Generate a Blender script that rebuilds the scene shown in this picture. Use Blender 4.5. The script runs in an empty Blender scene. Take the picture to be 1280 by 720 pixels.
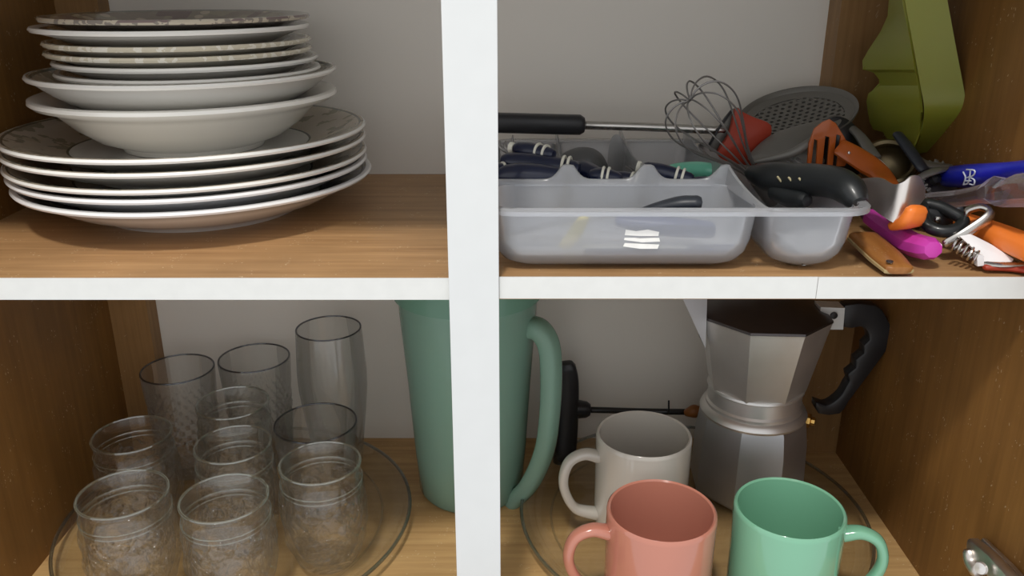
import bpy, math, random
from mathutils import Vector, Matrix
random.seed(7)
PI = math.pi
S = bpy.context.scene
COL = S.collection

# ------------------------------------------------------------------ camera, light, exposure
F_PX = 1052.0
PITCH = math.radians(20.3)
CAM = Vector((0.0, -0.506, 0.18))
cam_d = bpy.data.cameras.new('camera'); cam = bpy.data.objects.new('camera', cam_d); COL.objects.link(cam)
cam.location = CAM; cam.rotation_euler = (PI/2 - PITCH, 0, 0)
cam_d.sensor_width = 36.0; cam_d.lens = F_PX/1280*36; cam_d.clip_start = 0.01
S.camera = cam
S.view_settings.view_transform = 'Standard'; S.view_settings.look = 'None'
S.view_settings.gamma = 1.0; S.view_settings.exposure = 0.0
w = bpy.data.worlds.new('room_light'); S.world = w; w.use_nodes = True
w.node_tree.nodes['Background'].inputs[0].default_value = (0.98, 0.985, 1.0, 1)
w.node_tree.nodes['Background'].inputs[1].default_value = 0.95
S.cycles.max_bounces = 16; S.cycles.transmission_bounces = 14; S.cycles.transparent_max_bounces = 32
def area(name, loc, target, size, power, color):
    l = bpy.data.lights.new(name, 'AREA'); l.shape = 'DISK'; l.size = size; l.energy = power; l.color = color
    o = bpy.data.objects.new(name, l); COL.objects.link(o); o.location = loc
    o.rotation_euler = (Vector(target)-Vector(loc)).to_track_quat('-Z', 'Y').to_euler()
    return o
area('ceiling_lamp', (-0.25, -0.95, 1.75), (0, 0.1, -0.05), 0.22, 26, (1.0, 0.96, 0.90))

# ------------------------------------------------------------------ helpers
def ray(u, v):
    a = (u-640)/F_PX; b = -(v-360)/F_PX
    return Vector((a, math.cos(PITCH)+b*math.sin(PITCH), -math.sin(PITCH)+b*math.cos(PITCH)))
def at(u, v, d):                       # point seen at (u, v) standing d metres behind the cabinet front
    r = ray(u, v); return CAM + r*((d-CAM.y)/r.y)
def atz(u, v, z):
    r = ray(u, v); return CAM + r*((z-CAM.z)/r.z)
def px(d): return (d+0.506)*1.06/F_PX   # metres per pixel at depth d

def rim_centre(u0, u1, v, r):          # centre of a horizontal circle of radius r
    a0 = math.atan((u0-640)/F_PX); a1 = math.atan((u1-640)/F_PX)
    dist = r/math.sin(abs(a1-a0)/2); m = (a0+a1)/2
    u = 640+F_PX*math.tan(m)
    rr = ray(u, v)
    # forward distance = dist*cos(m)
    return CAM + rr*(dist*math.cos(m))

MATS = {}
def nt(name):
    m = bpy.data.materials.new(name); m.use_nodes = True
    n = m.node_tree; b = n.nodes['Principled BSDF']
    return m, n, b
def mat(name, col, rough=0.5, metal=0.0, spec=0.5, trans=0.0, ior=1.45, coat=0.0, noise=0.0, nscale=40, bump=0.0, sss=0.0):
    m, n, b = nt(name)
    b.inputs['Base Color'].default_value = (*col, 1); b.inputs['Roughness'].default_value = rough
    b.inputs['Metallic'].default_value = metal; b.inputs['Specular IOR Level'].default_value = spec
    b.inputs['Transmission Weight'].default_value = trans; b.inputs['IOR'].default_value = ior
    b.inputs['Coat Weight'].default_value = coat
    if sss: b.inputs['Subsurface Weight'].default_value = sss; b.inputs['Subsurface Scale'].default_value = 0.01
    if noise or bump:
        tc = n.nodes.new('ShaderNodeTexCoord'); no = n.nodes.new('ShaderNodeTexNoise')
        no.inputs['Scale'].default_value = nscale; no.inputs['Detail'].default_value = 5
        n.links.new(tc.outputs['Object'], no.inputs['Vector'])
        if noise:
            mx = n.nodes.new('ShaderNodeMix'); mx.data_type = 'RGBA'
            mx.inputs[6].default_value = (*[c*(1-noise) for c in col], 1)
            mx.inputs[7].default_value = (*[min(1, c*(1+noise)) for c in col], 1)
            n.links.new(no.outputs['Fac'], mx.inputs[0]); n.links.new(mx.outputs[2], b.inputs['Base Color'])
            mr = n.nodes.new('ShaderNodeMapRange'); mr.inputs[3].default_value = max(0.02, rough-0.08); mr.inputs[4].default_value = rough+0.12
            n.links.new(no.outputs['Fac'], mr.inputs[0]); n.links.new(mr.outputs[0], b.inputs['Roughness'])
        if bump:
            bp = n.nodes.new('ShaderNodeBump'); bp.inputs['Strength'].default_value = bump; bp.inputs['Distance'].default_value = 0.001
            n.links.new(no.outputs['Fac'], bp.inputs['Height']); n.links.new(bp.outputs[0], b.inputs['Normal'])
    MATS[name] = m
    return m

def wood(name, dark, light, axis, rough=0.45, scratch=0.5, stain=0.3):
    """melamine wood print: stretched grain along one axis, worn patches and pale scratches"""
    m, n, b = nt(name)
    L = n.links.new
    tc = n.nodes.new('ShaderNodeTexCoord'); mp = n.nodes.new('ShaderNodeMapping')
    sc = [90, 90, 90]; sc[axis] = 4
    mp.inputs['Scale'].default_value = sc; L(tc.outputs['Object'], mp.inputs['Vector'])
    g = n.nodes.new('ShaderNodeTexNoise'); g.inputs['Scale'].default_value = 1.6; g.inputs['Detail'].default_value = 8; g.inputs['Roughness'].default_value = 0.65
    L(mp.outputs[0], g.inputs['Vector'])
    cr = n.nodes.new('ShaderNodeValToRGB'); cr.color_ramp.elements[0].position = 0.33; cr.color_ramp.elements[1].position = 0.68
    cr.color_ramp.elements[0].color = (*dark, 1); cr.color_ramp.elements[1].color = (*light, 1)
    L(g.outputs['Fac'], cr.inputs[0])
    big = n.nodes.new('ShaderNodeTexNoise'); big.inputs['Scale'].default_value = 9; big.inputs['Detail'].default_value = 4
    L(tc.outputs['Object'], big.inputs['Vector'])
    br = n.nodes.new('ShaderNodeMapRange'); br.inputs[1].default_value = 0.3; br.inputs[2].default_value = 0.7; br.inputs[3].default_value = 1-stain; br.inputs[4].default_value = 1+stain*0.4
    L(big.outputs['Fac'], br.inputs[0])
    mul = n.nodes.new('ShaderNodeVectorMath'); mul.operation = 'SCALE'
    L(cr.outputs[0], mul.inputs[0]); L(br.outputs[0], mul.inputs['Scale'])
    # scratches: thin ridges of a warped, stretched noise gated by a coarse mask
    outs = []
    for rot_, sc_ in (((0.5, 0.7, 0.9), (22, 260, 260)), ((-0.8, 0.3, -0.6), (30, 300, 300)), ((0.2, 1.2, 0.1), (26, 280, 280))):
        m0 = n.nodes.new('ShaderNodeMapping'); m0.vector_type = 'POINT'; m0.inputs['Rotation'].default_value = rot_
        L(tc.outputs['Object'], m0.inputs['Vector'])
        m1 = n.nodes.new('ShaderNodeMapping'); m1.inputs['Scale'].default_value = sc_; L(m0.outputs[0], m1.inputs['Vector'])
        s_ = n.nodes.new('ShaderNodeTexVoronoi'); s_.inputs['Scale'].default_value = 1.0; L(m1.outputs[0], s_.inputs['Vector'])
        l_ = n.nodes.new('ShaderNodeMath'); l_.operation = 'LESS_THAN'; l_.inputs[1].default_value = 0.13; L(s_.outputs['Distance'], l_.inputs[0]); outs.append(l_.outputs[0])
    mxx = outs[0]
    for o_ in outs[1:]:
        q = n.nodes.new('ShaderNodeMath'); q.operation = 'MAXIMUM'; L(mxx, q.inputs[0]); L(o_, q.inputs[1]); mxx = q.outputs[0]
    class _O: outputs = [mxx]
    lt = _O
    mk = n.nodes.new('ShaderNodeTexNoise'); mk.inputs['Scale'].default_value = 55; mk.inputs['Detail'].default_value = 1; L(tc.outputs['Object'], mk.inputs['Vector'])
    gt = n.nodes.new('ShaderNodeMath'); gt.operation = 'GREATER_THAN'; gt.inputs[1].default_value = 0.60; L(mk.outputs['Fac'], gt.inputs[0])
    am = n.nodes.new('ShaderNodeMath'); am.operation = 'MULTIPLY'; L(lt.outputs[0], am.inputs[0]); L(gt.outputs[0], am.inputs[1])
    am2 = n.nodes.new('ShaderNodeMath'); am2.operation = 'MULTIPLY'; am2.inputs[1].default_value = scratch; L(am.outputs[0], am2.inputs[0])
    mx = n.nodes.new('ShaderNodeMix'); mx.data_type = 'RGBA'; mx.inputs[7].default_value = (0.75, 0.62, 0.42, 1)
    L(am2.outputs[0], mx.inputs[0]); L(mul.outputs[0], mx.inputs[6]); L(mx.outputs[2], b.inputs['Base Color'])
    b.inputs['Roughness'].default_value = rough; b.inputs['Specular IOR Level'].default_value = 0.35
    return m

def china(name, base, rim_col=None, r_in=0.0, r_out=1.0, edge_col=None, edge_r=None, centre_col=None, blob=None):
    """glazed plate: optional printed band between two radii, optional worn edge line (object space: origin at plate centre)"""
    m, n, b = nt(name); L = n.links.new
    b.inputs['Roughness'].default_value = 0.16; b.inputs['Coat Weight'].default_value = 0.3
    tc = n.nodes.new('ShaderNodeTexCoord'); sx = n.nodes.new('ShaderNodeSeparateXYZ'); L(tc.outputs['Object'], sx.inputs[0])
    cx = n.nodes.new('ShaderNodeCombineXYZ'); L(sx.outputs[0], cx.inputs[0]); L(sx.outputs[1], cx.inputs[1])
    ln = n.nodes.new('ShaderNodeVectorMath'); ln.operation = 'LENGTH'; L(cx.outputs[0], ln.inputs[0])
    geo = n.nodes.new('ShaderNodeNewGeometry')
    last = None
    def mixin(fac, col, prev):
        mx = n.nodes.new('ShaderNodeMix'); mx.data_type = 'RGBA'
        L(fac, mx.inputs[0])
        if isinstance(prev, tuple): mx.inputs[6].default_value = (*prev, 1)
        else: L(prev, mx.inputs[6])
        if isinstance(col, tuple): mx.inputs[7].default_value = (*col, 1)
        else: L(col, mx.inputs[7])
        return mx.outputs[2]
    def math_(op, a, bb):
        k = n.nodes.new('ShaderNodeMath'); k.operation = op
        for i, q in enumerate((a, bb)):
            if isinstance(q, (int, float)): k.inputs[i].default_value = q
            else: L(q, k.inputs[i])
        return k.outputs[0]
    prev = base
    nz = n.nodes.new('ShaderNodeSeparateXYZ'); L(geo.outputs['Normal'], nz.inputs[0])
    up = math_('GREATER_THAN', nz.outputs[2], 0.2)
    if rim_col:
        band = math_('MULTIPLY', math_('MULTIPLY', math_('GREATER_THAN', ln.outputs['Value'], r_in), math_('LESS_THAN', ln.outputs['Value'], r_out)), up)
        vo = n.nodes.new('ShaderNodeTexVoronoi'); vo.inputs['Scale'].default_value = 70; L(tc.outputs['Object'], vo.inputs['Vector'])
        no = n.nodes.new('ShaderNodeTexNoise'); no.inputs['Scale'].default_value = 55; no.inputs['Detail'].default_value = 3; L(tc.outputs['Object'], no.inputs['Vector'])
        leaf = math_('GREATER_THAN', no.outputs['Fac'], 0.55)
        c = mixin(leaf, (0.30, 0.27, 0.20), rim_col)
        petal = math_('LESS_THAN', vo.outputs['Distance'], 0.32)
        c = mixin(math_('MULTIPLY', petal, 0.6), (0.55, 0.47, 0.36), c)
        prev = mixin(band, c, prev)
        for rr in (r_in, r_out-0.003):
            ring = math_('MULTIPLY', math_('LESS_THAN', math_('ABSOLUTE', math_('SUBTRACT', ln.outputs['Value'], rr), 0), 0.0009), up)
            prev = mixin(ring, (0.10, 0.12, 0.10), prev)
    if edge_col:
        no = n.nodes.new('ShaderNodeTexNoise'); no.inputs['Scale'].default_value = 160; L(tc.outputs['Object'], no.inputs['Vector'])
        e = math_('MULTIPLY', math_('GREATER_THAN', ln.outputs['Value'], edge_r), math_('GREATER_THAN', no.outputs['Fac'], 0.44))
        prev = mixin(e, edge_col, prev)
    if centre_col:
        no = n.nodes.new('ShaderNodeTexNoise'); no.inputs['Scale'].default_value = 32; no.inputs['Detail'].default_value = 2; L(tc.outputs['Object'], no.inputs['Vector'])
        fl = math_('MULTIPLY', math_('GREATER_THAN', no.outputs['Fac'], 0.60), up)
        prev = mixin(fl, centre_col, prev)
        if blob:
            vm = n.nodes.new('ShaderNodeVectorMath'); vm.operation = 'DISTANCE'; L(tc.outputs['Object'], vm.inputs[0]); vm.inputs[1].default_value = blob
            bl = math_('MULTIPLY', math_('LESS_THAN', math_('ADD', vm.outputs['Value'], math_('MULTIPLY', no.outputs['Fac'], 0.02)), 0.022), up)
            prev = mixin(bl, (0.03, 0.05, 0.12), prev)
    if isinstance(prev, tuple): b.inputs['Base Color'].default_value = (*prev, 1)
    else: L(prev, b.inputs['Base Color'])
    return m

def thin_glass(name, tint=(0.96, 0.98, 0.97), mixf=0.5, rough=0.0, refl=1.0, haze=0.0, hcol=(0.80, 0.86, 0.80), emboss=0.0, f0=0.04):
    """clear glass: fresnel reflection over a body that mostly lets light straight through and partly refracts it"""
    m = bpy.data.materials.new(name); m.use_nodes = True; n = m.node_tree; L = n.links.new
    n.nodes.clear(); out = n.nodes.new('ShaderNodeOutputMaterial')
    tr = n.nodes.new('ShaderNodeBsdfTransparent'); tr.inputs[0].default_value = (*tint, 1)
    gl = n.nodes.new('ShaderNodeBsdfRefraction'); gl.inputs['Color'].default_value = (*tint, 1); gl.inputs['Roughness'].default_value = rough; gl.inputs['IOR'].default_value = 1.45
    gs = n.nodes.new('ShaderNodeBsdfGlossy'); gs.inputs['Roughness'].default_value = 0.03
    lw = n.nodes.new('ShaderNodeLayerWeight'); lw.inputs['Blend'].default_value = 0.5
    pw = n.nodes.new('ShaderNodeMath'); pw.operation = 'POWER'; pw.inputs[1].default_value = 4.0; L(lw.outputs['Facing'], pw.inputs[0])
    mr = n.nodes.new('ShaderNodeMapRange'); mr.inputs[3].default_value = f0; mr.inputs[4].default_value = 0.75*refl; L(pw.outputs[0], mr.inputs[0])
    mx = n.nodes.new('ShaderNodeMixShader'); mx.inputs[0].default_value = mixf
    m2 = n.nodes.new('ShaderNodeMixShader'); L(mr.outputs[0], m2.inputs[0])
    L(tr.outputs[0], mx.inputs[1]); L(gl.outputs[0], mx.inputs[2]); L(mx.outputs[0], m2.inputs[1]); L(gs.outputs[0], m2.inputs[2])
    if emboss:                                          # pressed leaf pattern on the lower part of the wall
        tc = n.nodes.new('ShaderNodeTexCoord'); no = n.nodes.new('ShaderNodeTexNoise'); no.inputs['Scale'].default_value = 62; no.inputs['Detail'].default_value = 1.5; no.inputs['Distortion'].default_value = 1.2
        L(tc.outputs['Object'], no.inputs['Vector']); sx = n.nodes.new('ShaderNodeSeparateXYZ'); L(tc.outputs['Object'], sx.inputs[0])
        lt = n.nodes.new('ShaderNodeMath'); lt.operation = 'LESS_THAN'; lt.inputs[1].default_value = 0.071; L(sx.outputs[2], lt.inputs[0])
        rp = n.nodes.new('ShaderNodeMapRange'); rp.inputs[1].default_value = 0.44; rp.inputs[2].default_value = 0.58; rp.interpolation_type = 'SMOOTHSTEP'; L(no.outputs['Fac'], rp.inputs[0])
        mu = n.nodes.new('ShaderNodeMath'); mu.operation = 'MULTIPLY'; L(rp.outputs[0], mu.inputs[0]); L(lt.outputs[0], mu.inputs[1])
        bp = n.nodes.new('ShaderNodeBump'); bp.inputs['Strength'].default_value = emboss; bp.inputs['Distance'].default_value = 0.004; L(mu.outputs[0], bp.inputs['Height'])
        L(bp.outputs[0], gl.inputs['Normal']); L(bp.outputs[0], gs.inputs['Normal']); L(bp.outputs[0], lw.inputs['Normal'])
    # slightly milky haze: paints edge brightness into the colour, strongest where seen edge-on
    df = n.nodes.new('ShaderNodeBsdfDiffuse'); df.inputs[0].default_value = (*hcol, 1)
    tl = n.nodes.new('ShaderNodeBsdfTranslucent'); tl.inputs[0].default_value = (*hcol, 1)
    ad = n.nodes.new('ShaderNodeMixShader'); ad.inputs[0].default_value = 0.5; L(df.outputs[0], ad.inputs[1]); L(tl.outputs[0], ad.inputs[2])
    p2 = n.nodes.new('ShaderNodeMath'); p2.operation = 'POWER'; p2.inputs[1].default_value = 3.0; L(lw.outputs['Facing'], p2.inputs[0])
    h2 = n.nodes.new('ShaderNodeMapRange'); h2.inputs[3].default_value = haze*0.05; h2.inputs[4].default_value = haze; L(p2.outputs[0], h2.inputs[0])
    m3 = n.nodes.new('ShaderNodeMixShader'); L(h2.outputs[0], m3.inputs[0]); L(m2.outputs[0], m3.inputs[1]); L(ad.outputs[0], m3.inputs[2]); L(m3.outputs[0], out.inputs[0])
    return m

def frosted(name, col, through, rough=0.35, dens=0.5):
    """milky plastic: diffuse + translucent body, slightly see-through, glossy skin"""
    m = bpy.data.materials.new(name); m.use_nodes = True; n = m.node_tree; L = n.links.new
    n.nodes.clear(); out = n.nodes.new('ShaderNodeOutputMaterial')
    df = n.nodes.new('ShaderNodeBsdfDiffuse'); df.inputs[0].default_value = (*col, 1)
    tl = n.nodes.new('ShaderNodeBsdfTranslucent'); tl.inputs[0].default_value = (*col, 1)
    rf = n.nodes.new('ShaderNodeBsdfRefraction'); rf.inputs['Color'].default_value = (*[min(1, c*0.5+0.5) for c in col], 1); rf.inputs['Roughness'].default_value = rough; rf.inputs['IOR'].default_value = 1.02
    gs = n.nodes.new('ShaderNodeBsdfGlossy'); gs.inputs['Roughness'].default_value = 0.22
    m1 = n.nodes.new('ShaderNodeMixShader'); m1.inputs[0].default_value = dens; L(df.outputs[0], m1.inputs[1]); L(tl.outputs[0], m1.inputs[2])
    m2 = n.nodes.new('ShaderNodeMixShader'); m2.inputs[0].default_value = through; L(m1.outputs[0], m2.inputs[1]); L(rf.outputs[0], m2.inputs[2])
    fr = n.nodes.new('ShaderNodeFresnel'); fr.inputs[0].default_value = 1.4
    m3 = n.nodes.new('ShaderNodeMixShader'); L(fr.outputs[0], m3.inputs[0]); L(m2.outputs[0], m3.inputs[1]); L(gs.outputs[0], m3.inputs[2])
    L(m3.outputs[0], out.inputs[0])
    return m

# ---- geometry: every builder returns (verts, faces)
def join(*gs):
    V, F = [], []
    for v, f in gs:
        o = len(V); V += [tuple(p) for p in v]; F += [tuple(i+o for i in q) for q in f]
    return V, F
def box(x0, x1, y0, y1, z0, z1, bev=0.0):
    if bev <= 0:
        V = [(x, y, z) for z in (z0, z1) for y in (y0, y1) for x in (x0, x1)]
        return V, [(0, 2, 3, 1), (4, 5, 7, 6), (0, 1, 5, 4), (2, 6, 7, 3), (0, 4, 6, 2), (1, 3, 7, 5)]
    import bmesh
    bm = bmesh.new(); bmesh.ops.create_cube(bm, size=1)
    for v in bm.verts: v.co = Vector(((x0+x1)/2+v.co.x*(x1-x0), (y0+y1)/2+v.co.y*(y1-y0), (z0+z1)/2+v.co.z*(z1-z0)))
    bmesh.ops.bevel(bm, geom=bm.edges[:], offset=bev, segments=2, affect='EDGES', profile=0.6)
    bm.verts.ensure_lookup_table(); V = [tuple(v.co) for v in bm.verts]; F = [tuple(v.index for v in f.verts) for f in bm.faces]; bm.free()
    return V, F
def lathe(prof, n=64, c=(0, 0, 0), closed=True, rf=None, rot=0.0, axis=None):
    """prof: list of (r, z). closed joins last to first; points with r<=0 still get a ring (tiny)."""
    V, F = [], []
    M = Matrix.Identity(3) if axis is None else Vector(axis).normalized().to_track_quat('Z', 'Y').to_matrix()
    c = Vector(c)
    for k, (r, z) in enumerate(prof):
        for i in range(n):
            a = rot+2*PI*i/n; rr = max(r, 1e-5)
            if rf: rr = rf(rr, z, a, k)
            V.append(tuple(c + M @ Vector((rr*math.cos(a), rr*math.sin(a), z))))
    m = len(prof)
    for k in range(m if closed else m-1):
        k2 = (k+1) % m
        for i in range(n):
            j = (i+1) % n
            F.append((k*n+i, k*n+j, k2*n+j, k2*n+i))
    return V, F
def catmull(P, seg=6, closed=False):
    P = [Vector(p) for p in P]
    if seg <= 1: return P
    n = len(P); out = []
    rng = range(n if closed else n-1)
    for i in rng:
        p0 = P[(i-1) % n] if closed or i > 0 else P[0]*2-P[1]
        p1 = P[i]; p2 = P[(i+1) % n]
        p3 = P[(i+2) % n] if closed or i+2 < n else P[-1]*2-P[-2]
        for s in range(seg):
            t = s/seg
            out.append(0.5*((2*p1)+(p2-p0)*t+(2*p0-5*p1+4*p2-p3)*t*t+(-p0+3*p1-3*p2+p3)*t**3))
    if not closed: out.append(P[-1])
    return out
def tube(P, R, n=12, seg=6, closed=False, flat=1.0, up=None, caps=True, power=2.0):
    """sweep along P; R = radius or list per point; flat scales the second cross axis; power>2 squares the section"""
    P = [Vector(p) for p in P]
    if not isinstance(R, (list, tuple)): R = [R]*len(P)
    Q = catmull(P, seg, closed)
    RR = [q.x for q in catmull([Vector((r, 0, 0)) for r in R], seg, closed)]
    m = len(Q); V, F = [], []
    T = []
    for i in range(m):
        a = Q[(i-1) % m] if closed or i > 0 else Q[0]; b = Q[(i+1) % m] if closed or i < m-1 else Q[-1]
        t = (b-a); T.append(t.normalized() if t.length > 1e-9 else Vector((1, 0, 0)))
    nrm = Vector(up) if up else (Vector((0, 0, 1)) if abs(T[0].z) < 0.9 else Vector((1, 0, 0)))
    for i in range(m):
        nrm = nrm - T[i]*nrm.dot(T[i]); nrm.normalize(); bn = T[i].cross(nrm)
        r = max(RR[i], 1e-5)
        for k in range(n):
            a = 2*PI*(k+0.5)/n; ca, sa = math.cos(a), math.sin(a)
            if power != 2.0:
                ca = math.copysign(abs(ca)**(2/power), ca); sa = math.copysign(abs(sa)**(2/power), sa)
            V.append(Q[i] + bn*(r*ca) + nrm*(r*flat*sa))
        if up: nrm = Vector(up)
    for i in range(m if closed else m-1):
        j = (i+1) % m
        for k in range(n):
            l = (k+1) % n; F.append((i*n+k, i*n+l, j*n+l, j*n+k))
    if caps and not closed:
        for i, sg in ((0, -1), (m-1, 1)):                       # domed caps
            r = RR[i]; base = len(V); T_ = T[i]*sg
            for k in range(n): V.append(Q[i] + (V[i*n+k]-Q[i])*0.72 + T_*r*0.45*min(1, flat*1.2))
            V.append(Q[i] + T_*r*0.62*min(1, flat*1.2))
            for k in range(n):
                l = (k+1) % n
                f = (i*n+k, base+k, base+l, i*n+l); g = (base+k, base+n, base+l)
                F.append(f if sg > 0 else f[::-1]); F.append(g if sg > 0 else g[::-1])
    return V, F
def slab(outline, d, thick=0.003, bulge=0.0, seg=4, rings=4, sink=(0, 1, 0)):
    """solid sheet: outline in (u, v) or (u, v, depth); rounded edge loop, bulges towards the front"""
    P = []
    for q in outline:
        P.append(at(q[0], q[1], q[2] if len(q) > 2 else d))
    Q = catmull(P, seg, True) if seg > 1 else P
    c = sum(Q, Vector())/len(Q); n = len(Q); sk = Vector(sink).normalized()
    V, F = [], []
    levels = []
    for s in range(rings+1):
        t = 1 - s/(rings+0.0)*0.98
        levels.append([c+(q-c)*t - sk*bulge*(1-t*t) for q in Q])
    for side in (0, 1):
        for L_ in levels:
            for q in L_: V.append(tuple(q + sk*thick*side))
    m = len(levels)
    for side in (0, 1):
        o = side*m*n
        for s in range(m-1):
            for k in range(n):
                l = (k+1) % n
                f = (o+s*n+k, o+s*n+l, o+(s+1)*n+l, o+(s+1)*n+k)
                F.append(f if side == 0 else f[::-1])
        cap = tuple(o+(m-1)*n+k for k in range(n)); F.append(cap if side == 0 else cap[::-1])
    for k in range(n):
        l = (k+1) % n; F.append((k, m*n+k, m*n+l, l))
    return V, F
def prism(outline, d, thick=0.004, seg=1, sink=(0, 1, 0), bev=0.0):
    """solid plate of any outline (concave too), points (u, v) or (u, v, depth), with softened edges"""
    import bmesh
    P = [at(q[0], q[1], q[2] if len(q) > 2 else d) for q in outline]
    Q = catmull(P, seg, True) if seg > 1 else P
    sk = Vector(sink).normalized()*thick; bm = bmesh.new()
    a_ = [bm.verts.new(q) for q in Q]; b_ = [bm.verts.new(q+sk) for q in Q]
    bm.faces.new(a_); bm.faces.new(b_[::-1])
    for k in range(len(Q)):
        l = (k+1) % len(Q); bm.faces.new((a_[k], b_[k], b_[l], a_[l]))
    bm.normal_update()
    if bev: 
        es = [e for e in bm.edges if (e.verts[0] in a_) == (e.verts[1] in a_)]
        bmesh.ops.bevel(bm, geom=es, offset=bev, segments=2, affect='EDGES', profile=0.5)
    bmesh.ops.triangulate(bm, faces=[f for f in bm.faces if len(f.verts) > 4])
    bm.verts.ensure_lookup_table(); bm.verts.index_update()
    V = [tuple(v.co) for v in bm.verts]; F = [tuple(v.index for v in f.verts) for f in bm.faces]; bm.free()
    return V, F
def ribbon(A, B, thick, seg=6):
    """sheet lofted between two rails A and B (world points), with thickness"""
    QA = catmull(A, seg); QB = catmull(B, seg); m = len(QA); V, F = [], []
    for i in range(m):
        t = (QA[min(i+1, m-1)]-QA[max(i-1, 0)]); nn = t.cross(QB[i]-QA[i]).normalized()*thick
        V += [QA[i], QB[i], QB[i]+nn, QA[i]+nn]
    for i in range(m-1):
        for k in range(4):
            l = (k+1) % 4; F.append((i*4+k, i*4+l, i*4+4+l, i*4+4+k))
    F += [(3, 2, 1, 0), (m*4-4, m*4-3, m*4-2, m*4-1)]
    return V, F

def mesh_obj(name, geo, material, parent=None, origin=(0, 0, 0), smooth=40, label=None):
    o3 = Vector(origin)
    me = bpy.data.meshes.new(name); me.from_pydata([tuple(Vector(v)-o3) for v in geo[0]], [], geo[1]); me.update()
    import bmesh
    bm = bmesh.new(); bm.from_mesh(me); bmesh.ops.recalc_face_normals(bm, faces=bm.faces[:]); bm.to_mesh(me); bm.free()
    if smooth:
        for p in me.polygons: p.use_smooth = True
        me.set_sharp_from_angle(angle=math.radians(smooth))
    me.materials.append(material)
    o = bpy.data.objects.new(name, me); COL.objects.link(o)
    if parent is not None: o.parent = parent
    else: o.location = o3
    if label: o['label'] = label
    return o
def thing(name, label, cat, loc, group=None):
    o = bpy.data.objects.new(name, None); COL.objects.link(o); o.location = loc; o.empty_display_size = 0.02
    o['label'] = label; o['category'] = cat
    if group: o['group'] = group
    return o
def part(name, geo, m, th, smooth=40, label=None):
    r = th; 
    while r.parent: r = r.parent
    return mesh_obj(name, geo, m, th, origin=r.location, smooth=smooth, label=label)
def single(name, geo, m, label, cat, loc, group=None, smooth=40):
    o = mesh_obj(name, geo, m, None, loc, smooth); o['label'] = label; o['category'] = cat
    if group: o['group'] = group
    return o
def structure(name, geo, m, parent=None, smooth=0):
    o = mesh_obj(name, geo, m, parent, smooth=smooth)
    if parent is None: o['kind'] = 'structure'
    return o

# ------------------------------------------------------------------ materials
M_white = mat('white_lacquer', (0.66, 0.68, 0.68), 0.42, noise=0.03, nscale=60, bump=0.05)
M_edge = mat('white_edging', (0.68, 0.69, 0.67), 0.5, noise=0.06, nscale=90, bump=0.1)
M_back = mat('backboard_white', (0.78, 0.745, 0.68), 0.6, noise=0.03, nscale=8)
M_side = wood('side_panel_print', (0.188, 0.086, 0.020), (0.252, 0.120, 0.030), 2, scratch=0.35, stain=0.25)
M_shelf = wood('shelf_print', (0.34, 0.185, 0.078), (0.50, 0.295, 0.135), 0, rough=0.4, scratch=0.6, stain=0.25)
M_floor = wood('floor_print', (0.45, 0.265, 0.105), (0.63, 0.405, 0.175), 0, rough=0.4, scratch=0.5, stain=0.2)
M_batten = wood('batten_wood', (0.26, 0.14, 0.050), (0.36, 0.20, 0.075), 2, scratch=0.2, stain=0.3)

# ------------------------------------------------------------------ the setting
XL, XR, DEP, ZT, ZF = -0.404, 0.343, 0.30, 0.262, -0.293
YF = -0.046
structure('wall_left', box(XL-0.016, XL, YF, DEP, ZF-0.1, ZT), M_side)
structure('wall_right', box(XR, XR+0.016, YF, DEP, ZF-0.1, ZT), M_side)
structure('wall_back', box(XL-0.016, XR+0.016, DEP, DEP+0.006, ZF-0.1, ZT+0.016), M_back)
structure('ceiling', box(XL-0.016, XR+0.016, YF, DEP, ZT, ZT+0.016), M_edge)  # unseen top board, made white to brighten the compartment below
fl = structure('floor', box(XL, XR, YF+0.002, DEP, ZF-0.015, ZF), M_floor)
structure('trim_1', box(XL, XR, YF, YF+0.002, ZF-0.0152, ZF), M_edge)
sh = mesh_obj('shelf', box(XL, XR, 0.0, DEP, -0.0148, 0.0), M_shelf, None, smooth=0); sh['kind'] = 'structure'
mesh_obj('edging', box(XL, -0.0401, -0.0012, -0.00005, -0.0148, -0.0002), M_edge, sh, smooth=0)
mesh_obj('edging', box(-0.0081, 0.1949, -0.0012, -0.00005, -0.0140, 0.0006), M_edge, sh, smooth=0)
mesh_obj('edging', box(0.1953, XR, -0.0012, -0.00005, -0.0141, 0.0005), M_edge, sh, smooth=0)
structure('trim_2', box(-0.0402, -0.0083, -0.004, -0.00125, ZF, ZT, 0.0006), M_white)
structure('trim_3', box(XL, -0.366, DEP-0.022, DEP, ZF, -0.0148), M_batten)
structure('trim_4', box(XL, -0.366, DEP-0.022, DEP, 0, ZT), M_batten)
structure('trim_5', box(0.288, XR, DEP-0.030, DEP, 0, ZT), M_batten)
structure('trim_6', box(0.288, XR, DEP-0.030, DEP, ZF, -0.0148), M_batten)
structure('trim_7', slab([(142, 428, 0.277), (160, 524, 0.277), (143, 520, 0.277)], 0.277, 0.0008, seg=1, rings=1), M_back)

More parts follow.
